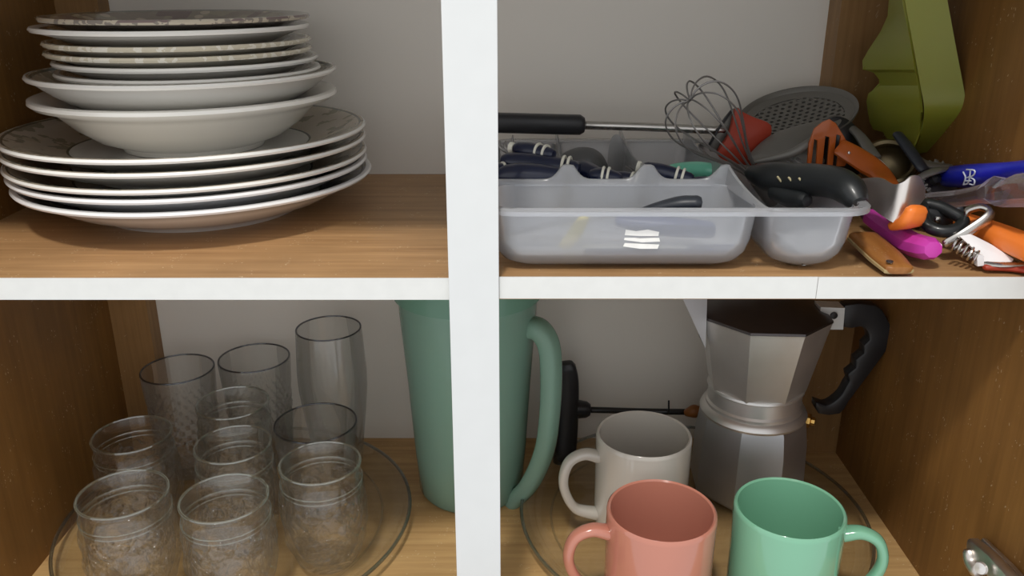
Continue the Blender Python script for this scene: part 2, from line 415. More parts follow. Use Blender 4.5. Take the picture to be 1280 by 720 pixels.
# ------------------------------------------------------------------ plates
def plate_prof(R, rise, foot, thick=0.0045, well=None, steep=0.0):
    """(r,z) closed profile: foot ring, underside, rounded rim, top"""
    well = well or foot*1.12; h = rise
    return [(0.0, 0.0025), (foot-0.006, 0.0025), (foot-0.004, 0.0), (foot, 0.0), (foot+0.003, 0.003),
            (well+0.006, 0.0045+h*0.10), (well+(R-well)*0.35, h*(0.38+steep)), (well+(R-well)*0.70, h*(0.68+steep*0.7)), (R-0.004, h-0.0040), (R-0.001, h-0.0034),
            (R, h-0.0018), (R-0.001, h-0.0002), (R-0.004, h),
            (well+(R-well)*0.70, h*(0.68+steep*0.7)+thick*0.85), (well+(R-well)*0.35, h*(0.38+steep)+thick*0.95), (well+0.004, 0.0055+h*0.12+0.001), (well-0.006, 0.0068), (0.0, 0.0066)]
M_pl_a = china('china_bordered', (0.82, 0.81, 0.77), (0.52, 0.45, 0.36), 0.092, 0.137)
M_pl_b = china('china_blue_white', (0.84, 0.84, 0.84), (0.30, 0.30, 0.34), 0.095, 0.134)
M_bowl = china('china_plain', (0.86, 0.84, 0.78))
M_soup = china('china_soup', (0.82, 0.80, 0.75), (0.45, 0.42, 0.34), 0.088, 0.113)
M_small = china('china_small', (0.82, 0.80, 0.75), (0.42, 0.38, 0.32), 0.062, 0.094)
M_worn = china('china_worn_edge', (0.76, 0.72, 0.62), (0.40, 0.33, 0.25), 0.060, 0.094, edge_col=(0.62, 0.56, 0.43), edge_r=0.0955)
M_top = china('china_flowered', (0.24, 0.21, 0.18), (0.26, 0.22, 0.18), 0.062, 0.095, edge_col=(0.50, 0.44, 0.34), edge_r=0.0965, centre_col=(0.20, 0.15, 0.14), blob=(0.02, -0.055, 0.016))
PX, PY = -0.2560, 0.1775
def stack(name, label, z, R, rise, foot, m, dx=0, dy=0, cat='plate', group=None, tilt=(0, 0), **k):
    g = lathe(plate_prof(R, rise, foot, **k), 96)
    o = single(name, g, m, label, cat, (PX+dx, PY+dy, z), group)
    o.location = (PX+dx, PY+dy, z); o.rotation_euler = (math.radians(tilt[0]), math.radians(tilt[1]), 0)
    for v in o.data.vertices: pass
    return o
def fix_origin(o): pass
_single = single
def single(name, geo, m, label, cat, loc, group=None, smooth=40, local=False):
    if local:
        o = mesh_obj(name, geo, m, None, (0, 0, 0), smooth); o.location = loc; o['label'] = label; o['category'] = cat
        if group: o['group'] = group
        return o
    return _single(name, geo, m, label, cat, loc, group, smooth)
def stack(name, label, z, R, rise, foot, m, dx=0, dy=0, cat='plate', group=None, tilt=(0, 0), **k):
    o = single(name, lathe(plate_prof(R, rise, foot, **k), 96), m, label, cat, (PX+dx-0.002, PY+dy, z), group, local=True)
    o.rotation_euler = (math.radians(tilt[0]), math.radians(tilt[1]), 0)
    return o
G1, G2 = 'dinner plates at the bottom of the stack', 'small plates on top of the stack'
stack('dinner_plate', 'white dinner plate at the very bottom of the stack, touching the shelf', 0.0, 0.1385, 0.0310, 0.078, M_pl_b, 0.002, 0, group=G1)
stack('dinner_plate', 'white dinner plate second from the bottom of the stack', 0.0100, 0.1380, 0.0300, 0.078, M_pl_b, -0.001, 0.001, group=G1)
stack('dinner_plate', 'white dinner plate third from the bottom, middle of the five large ones', 0.0200, 0.1385, 0.0270, 0.078, M_pl_a, -0.001, 0, group=G1)
stack('dinner_plate', 'white dinner plate just under the large plate with the printed border', 0.0325, 0.1385, 0.0260, 0.078, M_pl_a, -0.001, -0.001, group=G1)
stack('dinner_plate', 'large white dinner plate with beige printed border, directly under the white bowl', 0.0440, 0.1390, 0.0235, 0.078, M_pl_a, -0.001, 0, group=G1, thick=0.004)
# bowl
bw = [(0, 0.003), (0.048, 0.003), (0.050, 0), (0.054, 0), (0.056, 0.004), (0.072, 0.010), (0.086, 0.020), (0.097, 0.031), (0.102, 0.0345), (0.112, 0.0375),
      (0.1155, 0.0405), (0.1150, 0.0430), (0.112, 0.0440), (0.102, 0.0405), (0.094, 0.0350), (0.083, 0.0240), (0.070, 0.0145), (0.052, 0.0085), (0, 0.008)]
single('soup_bowl', lathe(bw, 96), M_bowl, 'plain white wide-rimmed bowl resting on the bordered dinner plate', 'bowl', (PX-0.002, PY+0.002, 0.0510), local=True)
stack('soup_plate', 'white soup plate with dark-banded rim, nested in the plain white bowl', 0.0770, 0.1155, 0.0350, 0.055, M_soup, 0.001, 0.002, cat='plate', steep=-0.12)
stack('side_plate', 'white side plate nested in the soup plate, lowest of the small plates', 0.0930, 0.0990, 0.0205, 0.055, M_small, 0.006, 0, group=G2)
stack('side_plate', 'white side plate second lowest of the small plates', 0.1010, 0.0985, 0.0205, 0.055, M_small, 0.005, 0, group=G2)
stack('side_plate', 'side plate with chipped cream edge, third up among the small plates', 0.1085, 0.0985, 0.0200, 0.055, M_worn, 0.0005, 0, group=G2)
stack('side_plate', 'side plate with worn beige edge, third from the top of the stack', 0.1160, 0.0985, 0.0195, 0.055, M_worn, 0.0005, 0, group=G2)
stack('side_plate', 'white side plate second from the top, sticking out to the left', 0.1260, 0.1020, 0.0200, 0.055, M_small, -0.003, 0, group=G2)
stack('side_plate', 'flower-printed grey-brown side plate at the very top of the stack', 0.1350, 0.0985, 0.0180, 0.055, M_top, 0.0005, 0, group=G2)

# ------------------------------------------------------------------ glass trays on the cabinet floor
M_tray = thin_glass('tray_glass', (0.97, 0.98, 0.975), 0.12, refl=0.7, haze=0.05, hcol=(0.6, 0.64, 0.62))
M_trim = thin_glass('tray_rim_glass', (0.75, 0.80, 0.82), 0.5, refl=1.0, haze=0.25, hcol=(0.32, 0.37, 0.40), f0=0.2)
def turntable(label, x, y, R):
    prof = [(0, 0), (R-0.03, 0), (R-0.016, 0.001), (R-0.006, 0.007), (R-0.001, 0.0115), (R, 0.0135), (R-0.002, 0.015), (R-0.006, 0.0145), (R-0.011, 0.009), (R-0.020, 0.0055), (R-0.034, 0.0045), (0, 0.0045)]
    t = thing('glass_turntable', label, 'glass plate', (x, y, ZF+0.0005))
    part('dish', lathe([(r, z+ZF+0.0005) for r, z in prof], 96, (x, y, 0)), M_tray, t)
    ring = lathe([(0.128+0.0011*math.cos(a), ZF+0.0052+0.0011*math.sin(a)) for a in [k*PI/3 for k in range(6)]], 96, (x, y, 0))
    part('raised_ring', ring, M_tray, t)
    part('rim', lathe([(R-0.0016+0.0016*math.cos(a), ZF+0.0142+0.0016*math.sin(a)) for a in [k*PI/4 for k in range(8)]], 96, (x, y, 0)), M_trim, t)
turntable('round clear glass plate on the cabinet floor under the drinking glasses', -0.248, 0.143, 0.1555)
turntable('round clear glass plate on the cabinet floor under the mugs', 0.1640, 0.146, 0.157)
ZG = ZF+0.0055

# ------------------------------------------------------------------ drinking glasses
M_glass = thin_glass('clear_glass', (1.0, 1.0, 0.995), 0.18, refl=0.85, haze=0.05, emboss=1.0, f0=0.055)
M_glass2 = thin_glass('grey_glass', (0.985, 0.99, 0.99), 0.30, refl=0.8, haze=0.02, f0=0.05)
M_lip = thin_glass('glass_lip', (0.97, 1.0, 0.97), 0.5, refl=1.0, haze=0.55, hcol=(0.75, 0.85, 0.74), f0=0.22)  # pale haze paints the bright rim highlight into the lip colour
M_lip2 = thin_glass('dark_line_lip', (0.42, 0.44, 0.50), 0.4, refl=0.8, haze=0.15, hcol=(0.3, 0.32, 0.36), f0=0.1)  # dark tint paints the dark rim lines of the back glasses
def glass_thing(name, geo, m, label, c, lips, group=None, smooth=40, lipm=None):
    t = thing(name, label, 'glass', (c.x, c.y, ZG), group)
    o3 = Vector((c.x, c.y, ZG)); part('body', ([tuple(Vector(v)+o3) for v in geo[0]], geo[1]), m, t, smooth)
    for nm, (rr, zz, w_) in lips: part(nm, lathe([(rr+w_*math.cos(a), zz+w_*math.sin(a)) for a in [k*PI/4 for k in range(8)]], 96, (c.x, c.y, ZG)), lipm, t)
    return t
def place(u0, u1, v, h):                # rim centre and radius of a glass of height h standing on the glass plate
    c = rim_centre(u0, u1, v, 0.04); f = (ZG+h-CAM.z)/(c.z-CAM.z)
    return CAM+(c-CAM)*f, 0.04*f
def jar_glass(label, u0, u1, v, h, seed, name='drinking_glass'):
    c, r = place(u0, u1, v, h)
    w = 0.0022; Rm = r*1.04
    out = [(0, 0), (r*0.68, 0), (r*0.76, 0.003)]
    for k in range(1, 17):
        t = k/17; out.append((r*(0.76+0.30*math.sin(min(1, t*1.7)*PI/2)-0.02*t), 0.003+(h*0.78-0.003)*t))
    out += [(r*0.985, h*0.80), (r*0.965, h*0.82), (r*1.0, h*0.835), (r*1.005, h*0.845), (r*0.965, h*0.865), (r*0.962, h*0.93), (r*0.985, h*0.965), (r*1.0, h*0.985), (r*0.99, h), (r*0.95, h)]
    inn = [(r*0.935, h*0.985), (r*0.915, h*0.93), (r*0.91, h*0.84)]
    for k in range(10, -1, -1):
        t = k/10; inn.append((r*(0.66+0.30*math.sin(min(1, t*1.7)*PI/2)-0.04*t), 0.008+(h*0.78-0.008)*t))
    inn.append((0, 0.007))
    n_out = len(out)
    def rf(rr, z, a, k):
        if 2 < k < 19:
            t = z/(h*0.78); e = math.sin(min(1, max(0, t))*PI)**0.5
            f = math.sin(5*a+seed)*math.cos(z*150+seed)+0.7*math.sin(9*a-z*210+seed*2)+0.5*math.sin(13*a+z*320)
            return rr*(1+0.032*e*max(-0.6, f))
        return rr
    return glass_thing(name, lathe(out+inn, 96, rf=rf), M_glass, label, c, [('lip', (r*0.968, h, 0.00095)), ('bead', (r*0.992, h*0.838, 0.0005)), ('bead', (r*0.975, h*0.79, 0.0004))], 'drinking glasses on the glass plate', lipm=M_lip)
jar_glass('barrel-shaped embossed glass, front-left corner of the group of glasses', 91, 213, 617, 0.092, 0.3)
jar_glass('barrel-shaped embossed glass in the front row between two others', 221, 337, 622, 0.092, 1.7)
jar_glass('barrel-shaped embossed glass at front right of the group, tallest of its row', 347, 452, 578, 0.094, 2.9)
jar_glass('embossed glass standing behind the front-left glass, nearest the left side wall', 111, 216, 543, 0.092, 4.1)
jar_glass('embossed glass in the centre of the group, directly behind the front middle glass', 240, 340, 555, 0.097, 5.3)
jar_glass('embossed glass just behind the central one, in front of the cut tumblers', 243, 337, 503, 0.100, 6.1)
def cut_tumbler(label, u0, u1, v, h):
    c, r = place(u0, u1, v, h)
    out = [(0, 0), (r*0.74, 0), (r*0.80, 0.004)]
    N = 26
    for k in range(N): out.append((r*(0.80+0.14*k/N), 0.006+h*0.68*k/N))
    out += [(r*0.955, h*0.74), (r*0.985, h*0.9), (r, h*0.985), (r*0.985, h), (r*0.955, h*0.995)]
    inn = [(r*0.94, h*0.9), (r*0.90, h*0.7), (r*0.78, h*0.2), (r*0.74, 0.014), (r*0.5, 0.010), (0, 0.010)]
    def rf(rr, z, a, k):
        if 3 <= k < 3+N:
            p = abs(((a*18/(2*PI) + (k/4.0)) % 1)-0.5) + abs(((a*18/(2*PI) - (k/4.0)) % 1)-0.5)
            fade = min(1, (3+N-k)/7)
            return rr*(1+0.13*(p-0.5)*fade)
        return rr
    return glass_thing('cut_glass_tumbler', lathe(out+inn, 132, rf=rf), M_glass2, label, c, [('lip', (r*0.972, h, 0.0008))], 'diamond-cut tumblers', 12, M_lip2)
cut_tumbler('diamond-cut glass tumbler at back left, nearest the wooden batten', 173, 269, 461, 0.110)
cut_tumbler('diamond-cut glass tumbler at the back, between the other one and tall glass', 271, 363, 447, 0.113)
# tall beer glass
h = 0.150; c, r = place(368.5, 452, 410, h)
prof = [(0, 0), (r*0.72, 0), (r*0.76, 0.004), (r*0.82, h*0.15), (r*0.96, h*0.38), (r*1.06, h*0.58), (r*1.07, h*0.70), (r*1.03, h*0.86), (r, h*0.985), (r*0.985, h), (r*0.95, h*0.995),
        (r*0.98, h*0.86), (r*1.02, h*0.70), (r*1.0, h*0.58), (r*0.90, h*0.38), (r*0.72, h*0.16), (r*0.6, 0.016), (0, 0.014)]
glass_thing('beer_glass', lathe(prof, 72), M_glass2, 'tall plain clear glass with curved sides, tallest, beside the back wall', c, [('lip', (r*0.972, h, 0.0008))], None, 40, M_lip2)
# wide low glass with ribbed star base
h = 0.090; c, r = place(341, 447, 528, h)
prof = [(0, 0.001), (r*0.60, 0), (r*0.66, 0.003), (r*0.72, h*0.15), (r*0.80, h*0.35), (r*0.88, h*0.55), (r*0.94, h*0.75), (r, h*0.985), (r*0.985, h), (r*0.96, h*0.995),
        (r*0.91, h*0.75), (r*0.84, h*0.55), (r*0.76, h*0.36), (r*0.66, h*0.2), (r*0.3, h*0.30), (0, h*0.42)]
def rf(rr, z, a, k):
    if 2 <= k <= 6 or 10 <= k <= 14: return rr*(1+0.05*abs(math.sin(3*a+z*14)))
    return rr
glass_thing('fluted_glass', lathe(prof, 72, rf=rf), M_glass2, 'wide thin-walled fluted glass in front of the tall clear glass', c, [('lip', (r*0.972, h, 0.0008))], None, 40, M_lip2)

# ------------------------------------------------------------------ mugs
def mug(label, colname, col, u0, u1, v, h, hang):
    c, r = place(u0, u1, v, h); zb = ZG
    m = mat(colname, col, 0.13, coat=0.6, noise=0.02, nscale=30)
    t = thing('mug', label, 'mug', (c.x, c.y, zb), 'coffee mugs')
    w = 0.0034
    prof = [(0, zb+0.002), (r*0.78, zb+0.002), (r*0.82, zb), (r*0.90, zb+0.001), (r*0.965, zb+0.006), (r*0.985, zb+0.014), (r*0.99, zb+h*0.5), (r, zb+h-0.004), (r-0.0004, zb+h-0.0012), (r-w*0.5, zb+h), (r-w+0.0003, zb+h-0.0012), (r-w, zb+h-0.006),
            (r-w-0.0004, zb+h*0.4), (r-w-0.001, zb+0.016), (r*0.85, zb+0.0085), (r*0.5, zb+0.007), (0, zb+0.007)]
    part('body', lathe(prof, 96, (c.x, c.y, 0)), m, t)
    dr = Vector((math.cos(hang), math.sin(hang), 0)); ctr = Vector((c.x, c.y, 0))
    P = []
    for rr, zz in ((r-0.001, 0.80), (r+0.012, 0.835), (r+0.0245, 0.77), (r+0.0295, 0.60), (r+0.0265, 0.42), (r+0.017, 0.26), (r-0.001, 0.185)):
        P.append(ctr+dr*rr+Vector((0, 0, zb+h*zz)))
    side = dr.cross(Vector((0, 0, 1)))
    part('handle', tube(P, [0.0075, 0.0062, 0.0058, 0.0058, 0.0058, 0.0060, 0.0075], 16, 8, flat=0.72, up=None, power=2.4), m, t)
    return c
mug('off-white mug standing behind the pink mug', 'glaze_white', (0.57, 0.54, 0.48), 745, 866, 541, 0.0955, math.radians(190))
mug('salmon pink mug in front, left of the mint green mug', 'glaze_pink', (0.50, 0.200, 0.140), 758, 898, 636, 0.087, math.radians(187))
mug('mint green mug in front, nearest the right side wall', 'glaze_mint', (0.195, 0.455, 0.300), 917, 1061, 633, 0.087, math.radians(-14))

# ------------------------------------------------------------------ pitcher
M_pitch = frosted('green_plastic', (0.38, 0.62, 0.50), 0.25, 0.25, 0.35)
M_pitch2 = frosted('green_plastic_lid', (0.20, 0.40, 0.30), 0.05, 0.25, 0.2)
pc = Vector((-0.040, 0.206, ZF+0.0005))
t = thing('pitcher', 'tall mint green plastic pitcher standing behind the white centre post', 'pitcher', pc)
zb = pc.z
prof = [(0, zb+0.004), (0.040, zb+0.004), (0.043, zb), (0.047, zb+0.001), (0.0505, zb+0.006), (0.0535, zb+0.05), (0.0575, zb+0.12), (0.0625, zb+0.19), (0.0630, zb+0.205),
        (0.0612, zb+0.205), (0.0605, zb+0.19), (0.0555, zb+0.12), (0.0515, zb+0.05), (0.0480, zb+0.009), (0.042, zb+0.007), (0, zb+0.007)]
part('body', lathe(prof, 72, (pc.x, pc.y, 0)), M_pitch, t)
prof = [(0, zb+0.245), (0.060, zb+0.245), (0.0665, zb+0.240), (0.0672, zb+0.2055), (0.0600, zb+0.2052), (0.0600, zb+0.232), (0, zb+0.235)]
part('lid', lathe(prof, 72, (pc.x, pc.y, 0)), M_pitch2, t)
def PV(u, v, d): return at(u, v, d)
P = [PV(652, 408, 0.19), PV(673, 412, 0.180), PV(686, 432, 0.174), PV(689, 470, 0.168), PV(687, 520, 0.165), PV(680, 565, 0.165), PV(662, 605, 0.170), PV(640, 628, 0.178)]
part('handle', tube(P, [0.011, 0.0105, 0.0098, 0.0095, 0.0092, 0.0092, 0.0092, 0.009], 16, 8, flat=0.9, power=3.0), M_pitch, t, label='thick hollow strap handle')

# ------------------------------------------------------------------ stovetop coffee pot
M_alu = mat('aluminium', (0.80, 0.79, 0.77), 0.40, metal=0.85, noise=0.10, nscale=35, bump=0.06)
M_alu2 = mat('aluminium_dull', (0.55, 0.56, 0.58), 0.45, metal=0.9, noise=0.12, nscale=30)
M_lid = mat('lid_dark_metal', (0.10, 0.09, 0.09), 0.35, metal=0.8, noise=0.2)
M_blk = mat('black_plastic', (0.018, 0.018, 0.020), 0.35, noise=0.25, nscale=50)
M_brass = mat('brass', (0.65, 0.40, 0.12), 0.3, metal=1.0)
mc = Vector((0.2290, 0.205, ZG+0.0016)); zb = ZG
t = thing('coffee_pot', 'octagonal aluminium stovetop coffee pot with black handle behind the mugs', 'coffee pot', mc)
rot = PI/8-0.06
def oct_(prof): return lathe(prof, 8, (mc.x, mc.y, 0), rot=rot)
K = 1.03
part('boiler', oct_([(0, zb), (0.052, zb), (0.0545, zb+0.004), (0.0525, zb+0.055), (0.0495, zb+0.077), (0.046, zb+0.084), (0, zb+0.084)]), M_alu2, t, smooth=20)
part('boiler_shoulder', lathe([(0.040, zb+0.081), (0.0485, zb+0.0805), (0.0495, zb+0.083), (0.0480, zb+0.0865), (0.0435, zb+0.090), (0.040, zb+0.090)], 64, (mc.x, mc.y, 0)), M_alu, t)
part('neck_band', lathe([(0.036, zb+0.088), (0.0445, zb+0.088), (0.0448, zb+0.092), (0.0430, zb+0.094), (0.0428, zb+0.106), (0.0445, zb+0.108), (0.044, zb+0.110), (0.036, zb+0.110)], 64, (mc.x, mc.y, 0)), M_alu, t)
part('upper_chamber', oct_([(0.030, zb+0.108), (0.0440, zb+0.108), (0.0455, zb+0.112), (0.0590, zb+0.178), (0.0600, zb+0.181), (0.0575, zb+0.182), (0.056, zb+0.178), (0.043, zb+0.118), (0.030, zb+0.116)]), M_alu, t, smooth=20)
part('lid', oct_([(0, zb+0.199), (0.012, zb+0.198), (0.040, zb+0.192), (0.0600, zb+0.1835), (0.0605, zb+0.1815), (0.0560, zb+0.1812), (0, zb+0.1850)]), M_lid, t, smooth=20)
# spout on the left: V-shaped wedge
a, b2, c2 = at(884, 374, 0.185), at(851, 368, 0.178), at(882, 436, 0.18)
off = Vector((0, 0.030, 0))
V = [a, b2, c2, a+off, c2+off, at(884, 352, 0.185), at(848, 352, 0.185), at(884, 352, 0.185)+off]
part('spout', ([tuple(q) for q in V], [(0, 1, 2), (3, 4, 2, ), (1, 3, 2), (0, 5, 6, 1), (1, 6, 7, 3), (5, 7, 6), (0, 2, 4), (0, 4, 3), (0, 3, 7, 5)]), M_alu2, t, smooth=0)
dh = 0.205
part('handle_bracket', slab([(1026, 384), (1056, 385), (1054, 412), (1034, 412), (1024, 405)], dh-0.012, 0.016, seg=1, rings=1), M_edge, t, smooth=20, label='pale metal hinge bracket')
part('hinge_pin', lathe([(0, 0.0), (0.0032, 0.0), (0.0032, 0.0016), (0, 0.0020)], 16, at(1042, 394, dh-0.0125), axis=(0, -1, 0)), M_blk, t)
hol = [(1056, 382), (1095, 382), (1108, 396), (1118, 420), (1112, 434), (1086, 470), (1062, 502), (1050, 518), (1024, 518), (1020, 503), (1032, 507), (1042, 503), (1052, 494), (1058, 483), (1062, 476), (1060, 468), (1070, 460), (1070, 450), (1080, 442), (1080, 432), (1087, 425), (1084, 414), (1076, 409), (1056, 410)]
part('handle', prism(hol, dh-0.007, 0.014, seg=2, bev=0.0022), M_blk, t, label='black ribbed plastic handle')
part('safety_valve', lathe([(0, 0), (0.007, 0), (0.007, 0.006), (0.004, 0.007), (0.004, 0.010), (0, 0.011)], 8, mc+Vector((0.046, -0.010, 0.0745)), axis=(1, -0.5, 0)), M_brass, t, smooth=20)

# black clamp behind the off-white mug
M_rod = mat('dark_rod', (0.03, 0.03, 0.03), 0.3, metal=0.5)
M_amber = mat('amber_tip', (0.25, 0.09, 0.02), 0.35)
d0 = 0.262
t = thing('black_kitchen_tool', 'black tool with thin dark rod lying behind the pitcher and off-white mug', 'kitchen tool', (at(712, 590, d0).x, d0, ZF))
part('paddle', tube([at(708, 458, d0), at(710, 480, d0), at(708, 540, d0-0.005), at(702, 610, d0-0.01)], [0.0095, 0.0110, 0.0115, 0.0120], 14, 6, flat=0.8, power=3, up=(0, -1, 0)), M_blk, t)
part('hub', tube([at(716, 511, d0), at(733, 512, d0)], [0.0105, 0.0085], 14, 4), M_blk, t)
part('rod', tube([at(733, 512, d0), at(800, 514, d0), at(862, 515, d0)], 0.0032, 10, 2), M_rod, t)
part('pin', tube([at(836, 501, d0-0.004), at(836, 516, d0-0.004)], 0.0009, 6, 2), M_rod, t)
part('tip', tube([at(858, 516, d0-0.004), at(868, 514, d0-0.006), at(876, 513, d0-0.006)], [0.004, 0.0070, 0.0040], 12, 4), M_amber, t)

# ------------------------------------------------------------------ cabinet hinge
M_hinge = mat('hinge_metal', (0.62, 0.58, 0.54), 0.35, metal=1.0, noise=0.15, nscale=80)
hp = Vector((XR, 0.02, -0.285))
def hx(u, v, off):                      # point at pixel lying off metres in front of the right wall
    r_ = ray(u, v); return CAM + r_*((XR-off-CAM.x)/r_.x)
t = thing('cabinet_hinge', 'metal concealed cabinet hinge screwed low on the right side wall', 'hinge', hx(1240, 720, 0))
part('base_plate', tube([hx(1229, 682, 0.003), hx(1262, 716, 0.003), hx(1290, 748, 0.003)], [0.006, 0.007, 0.007], 12, 2, flat=0.35, power=5, up=(-1, 0, 0)), M_hinge, t)
part('arm', tube([hx(1216, 685, 0.013), hx(1240, 705, 0.012), hx(1275, 745, 0.011)], [0.0075, 0.0078, 0.0078], 12, 2, flat=0.6, power=5, up=(-1, 0, 0)), M_hinge, t)
part('cup', tube([hx(1211, 690, 0.018), hx(1214, 702, 0.017), hx(1222, 715, 0.016)], [0.004, 0.0048, 0.005], 12, 3), M_hinge, t)
part('screw', lathe([(0, 0), (0.0045, 0), (0.0040, 0.002), (0, 0.0026)], 16, hx(1227, 710, 0.021), axis=(-1, -0.6, 0.2)), M_alu, t)

# ------------------------------------------------------------------ cutlery tray
M_cut = frosted('tray_plastic', (0.93, 0.95, 0.985), 0.64, 0.045, 0.45)
TZ = 0.042
def rrect(x0, x1, y0, y1, r, z, n=6):
    P = []
    for cx_, cy_, a0 in ((x1-r, y1-r, 0), (x0+r, y1-r, PI/2), (x0+r, y0+r, PI), (x1-r, y0+r, 1.5*PI)):
        for k in range(n+1):
            a = a0+k*PI/2/n; P.append(Vector((cx_+r*math.cos(a), cy_+r*math.sin(a), z)))
    return P
def bin_(x0, x1, y0, y1, ztop, rc=0.016, th=0.0013):
    rings = []
    for z, ins in ((ztop, 0), (0.020, 0.0022), (0.012, 0.004), (0.006, 0.0075), (0.0025, 0.0125), (0.0012, 0.019)):
        rings.append(rrect(x0+ins, x1-ins, y0+ins, y1-ins, max(0.004, rc), z))
    cz = rings[-1]
    n = len(cz); c = sum(cz, Vector())/n
    rings.append([c+(p-c)*0.3 for p in cz])
    inner = [[Vector((p.x, p.y, max(p.z, 0)+ (th if i > 2 else 0))) + (c2_-p).normalized()*th*(1 if i < 5 else 0) for p, c2_ in ((q, Vector((c.x, c.y, q.z))) for q in rg)] for i, rg in enumerate(rings)]
    allr = rings[::-1]+inner
    V = [tuple(p) for rg in allr for p in rg]; F = []
    for s in range(len(allr)-1):
        for k in range(n):
            l = (k+1) % n; F.append((s*n+k, s*n+l, (s+1)*n+l, (s+1)*n+k))
    F.append(tuple(range(n))[::-1]); F.append(tuple((len(allr)-1)*n+k for k in range(n)))
    return V, F
TX0, TX1, TY1 = -0.019, 0.2235, 0.245
t = thing('cutlery_tray', 'translucent frosted plastic cutlery tray full of utensils', 'tray', ((TX0+TX1)/2, 0.12, 0.0008))
part('front_bin', bin_(-0.014, 0.158, 0.006, 0.080, TZ), M_cut, t)
part('side_bin', bin_(0.162, 0.2205, 0.004, TY1-0.004, TZ, 0.018), M_cut, t)
for a0_, a1_ in ((-0.014, 0.038), (0.0405, 0.0945), (0.097, 0.156)):
    part('rear_bin', bin_(a0_, a1_, 0.0835, TY1-0.004, TZ, 0.010), M_cut, t)
# rolled rim with rounded corners
out_ = rrect(TX0, TX1+0.006, -0.0005, TY1, 0.022, TZ+0.0005, 8); n = len(out_)
cc = Vector(((TX0+TX1)/2, TY1/2, TZ))
prof_off = [(0, -0.0022), (0.0, 0.0012), (-0.0015, 0.0022), (-0.007, 0.0016), (-0.007, -0.0002), (-0.0016, 0.0)]
V, F = [], []
for i, p in enumerate(out_):
    nx = out_[(i+1) % n]-out_[i-1]; nor = Vector((nx.y, -nx.x, 0)).normalized()
    for o_, z_ in prof_off: V.append(tuple(p+nor*o_+Vector((0, 0, z_))))
m_ = len(prof_off)
for i in range(n):
    j = (i+1) % n
    for k in range(m_):
        l = (k+1) % m_; F.append((i*m_+k, i*m_+l, j*m_+l, j*m_+k))
part('rim', (V, F), M_cut, t)
# scalloped ridge between the front bin and the rear bins
def ridge_z(x):
    z = 0.0
    for pk, s in ((0.0395, 0.0078), (0.0960, 0.0078), (0.1530, 0.0095)):
        z = max(z, math.exp(-((x-pk)/s)**2))
    return TZ+0.003+0.0105*min(z, 0.8-0.1*(1-z))/0.8
V, F = [], []; N = 90
for i in range(N+1):
    x = -0.017+(0.1535+0.017)*i/N; zt = ridge_z(x)
    for y_, z_ in ((0.0790, 0.0405), (0.0800, zt-0.0012), (0.0812, zt), (0.0830, zt), (0.0842, zt-0.0012), (0.0852, 0.0405)): V.append((x, y_, z_))
for i in range(N):
    for k in range(6):
        l = (k+1) % 6; F.append((i*6+k, i*6+l, i*6+6+l, i*6+6+k))
F.append(tuple(range(6))); F.append(tuple(N*6+k for k in range(6))[::-1])
part('scalloped_ridge', (V, F), M_cut, t)
# ridge running forward from the last peak down to the rim
V, F = [], []; N = 30
for i in range(N+1):
    s = i/N; x = 0.1535+0.0085*s**1.5; y = 0.0820-0.0780*s; zt = TZ+0.0015+(0.012)*(1-s)**1.6
    for dx, z_ in ((-0.0022, 0.0405), (-0.0012, zt-0.0010), (0, zt), (0.0012, zt-0.0010), (0.0022, 0.0405)): V.append((x+dx, y, z_))
for i in range(N):
    for k in range(5):
        l = (k+1) % 5; F.append((i*5+k, i*5+l, i*5+5+l, i*5+5+k))
part('side_ridge', (V, F), M_cut, t)
for x in (0.0393, 0.0958, 0.1530):
    V, F = [], []
    for i in range(21):
        y = 0.083+(0.243-0.083)*i/20; zt = TZ+0.0125*(1-0.6*math.sin(PI*i/20))
        V += [(x-0.0012, y, 0.040), (x-0.0008, y, zt), (x+0.0008, y, zt), (x+0.0012, y, 0.040)]
    for i in range(20):
        for k in range(4):
            l = (k+1) % 4; F.append((i*4+k, i*4+l, i*4+4+l, i*4+4+k))
    part('divider', (V, F), M_cut, t)
# torn sticker residue on the front
M_paper = mat('torn_paper', (0.82, 0.81, 0.78), 0.8, noise=0.1, nscale=200)
def wallpt(u, v): return at(u, v, 0.0062)
st = part('sticker', slab([(782, 287), (795, 289), (810, 287), (824, 290), (823, 295), (800, 295), (781, 294)], 0.0072, 0.0006, seg=1, rings=1), M_paper, t, smooth=0, label='torn white paper sticker remains')
for ol in ([(781, 296), (800, 298), (824, 297), (825, 302), (803, 303), (780, 300)], [(781, 304), (824, 306), (822, 311), (800, 311), (779, 308)]):
    part('sticker_strip', slab(ol, 0.0078, 0.0006, seg=1, rings=1), M_paper, st, smooth=0)

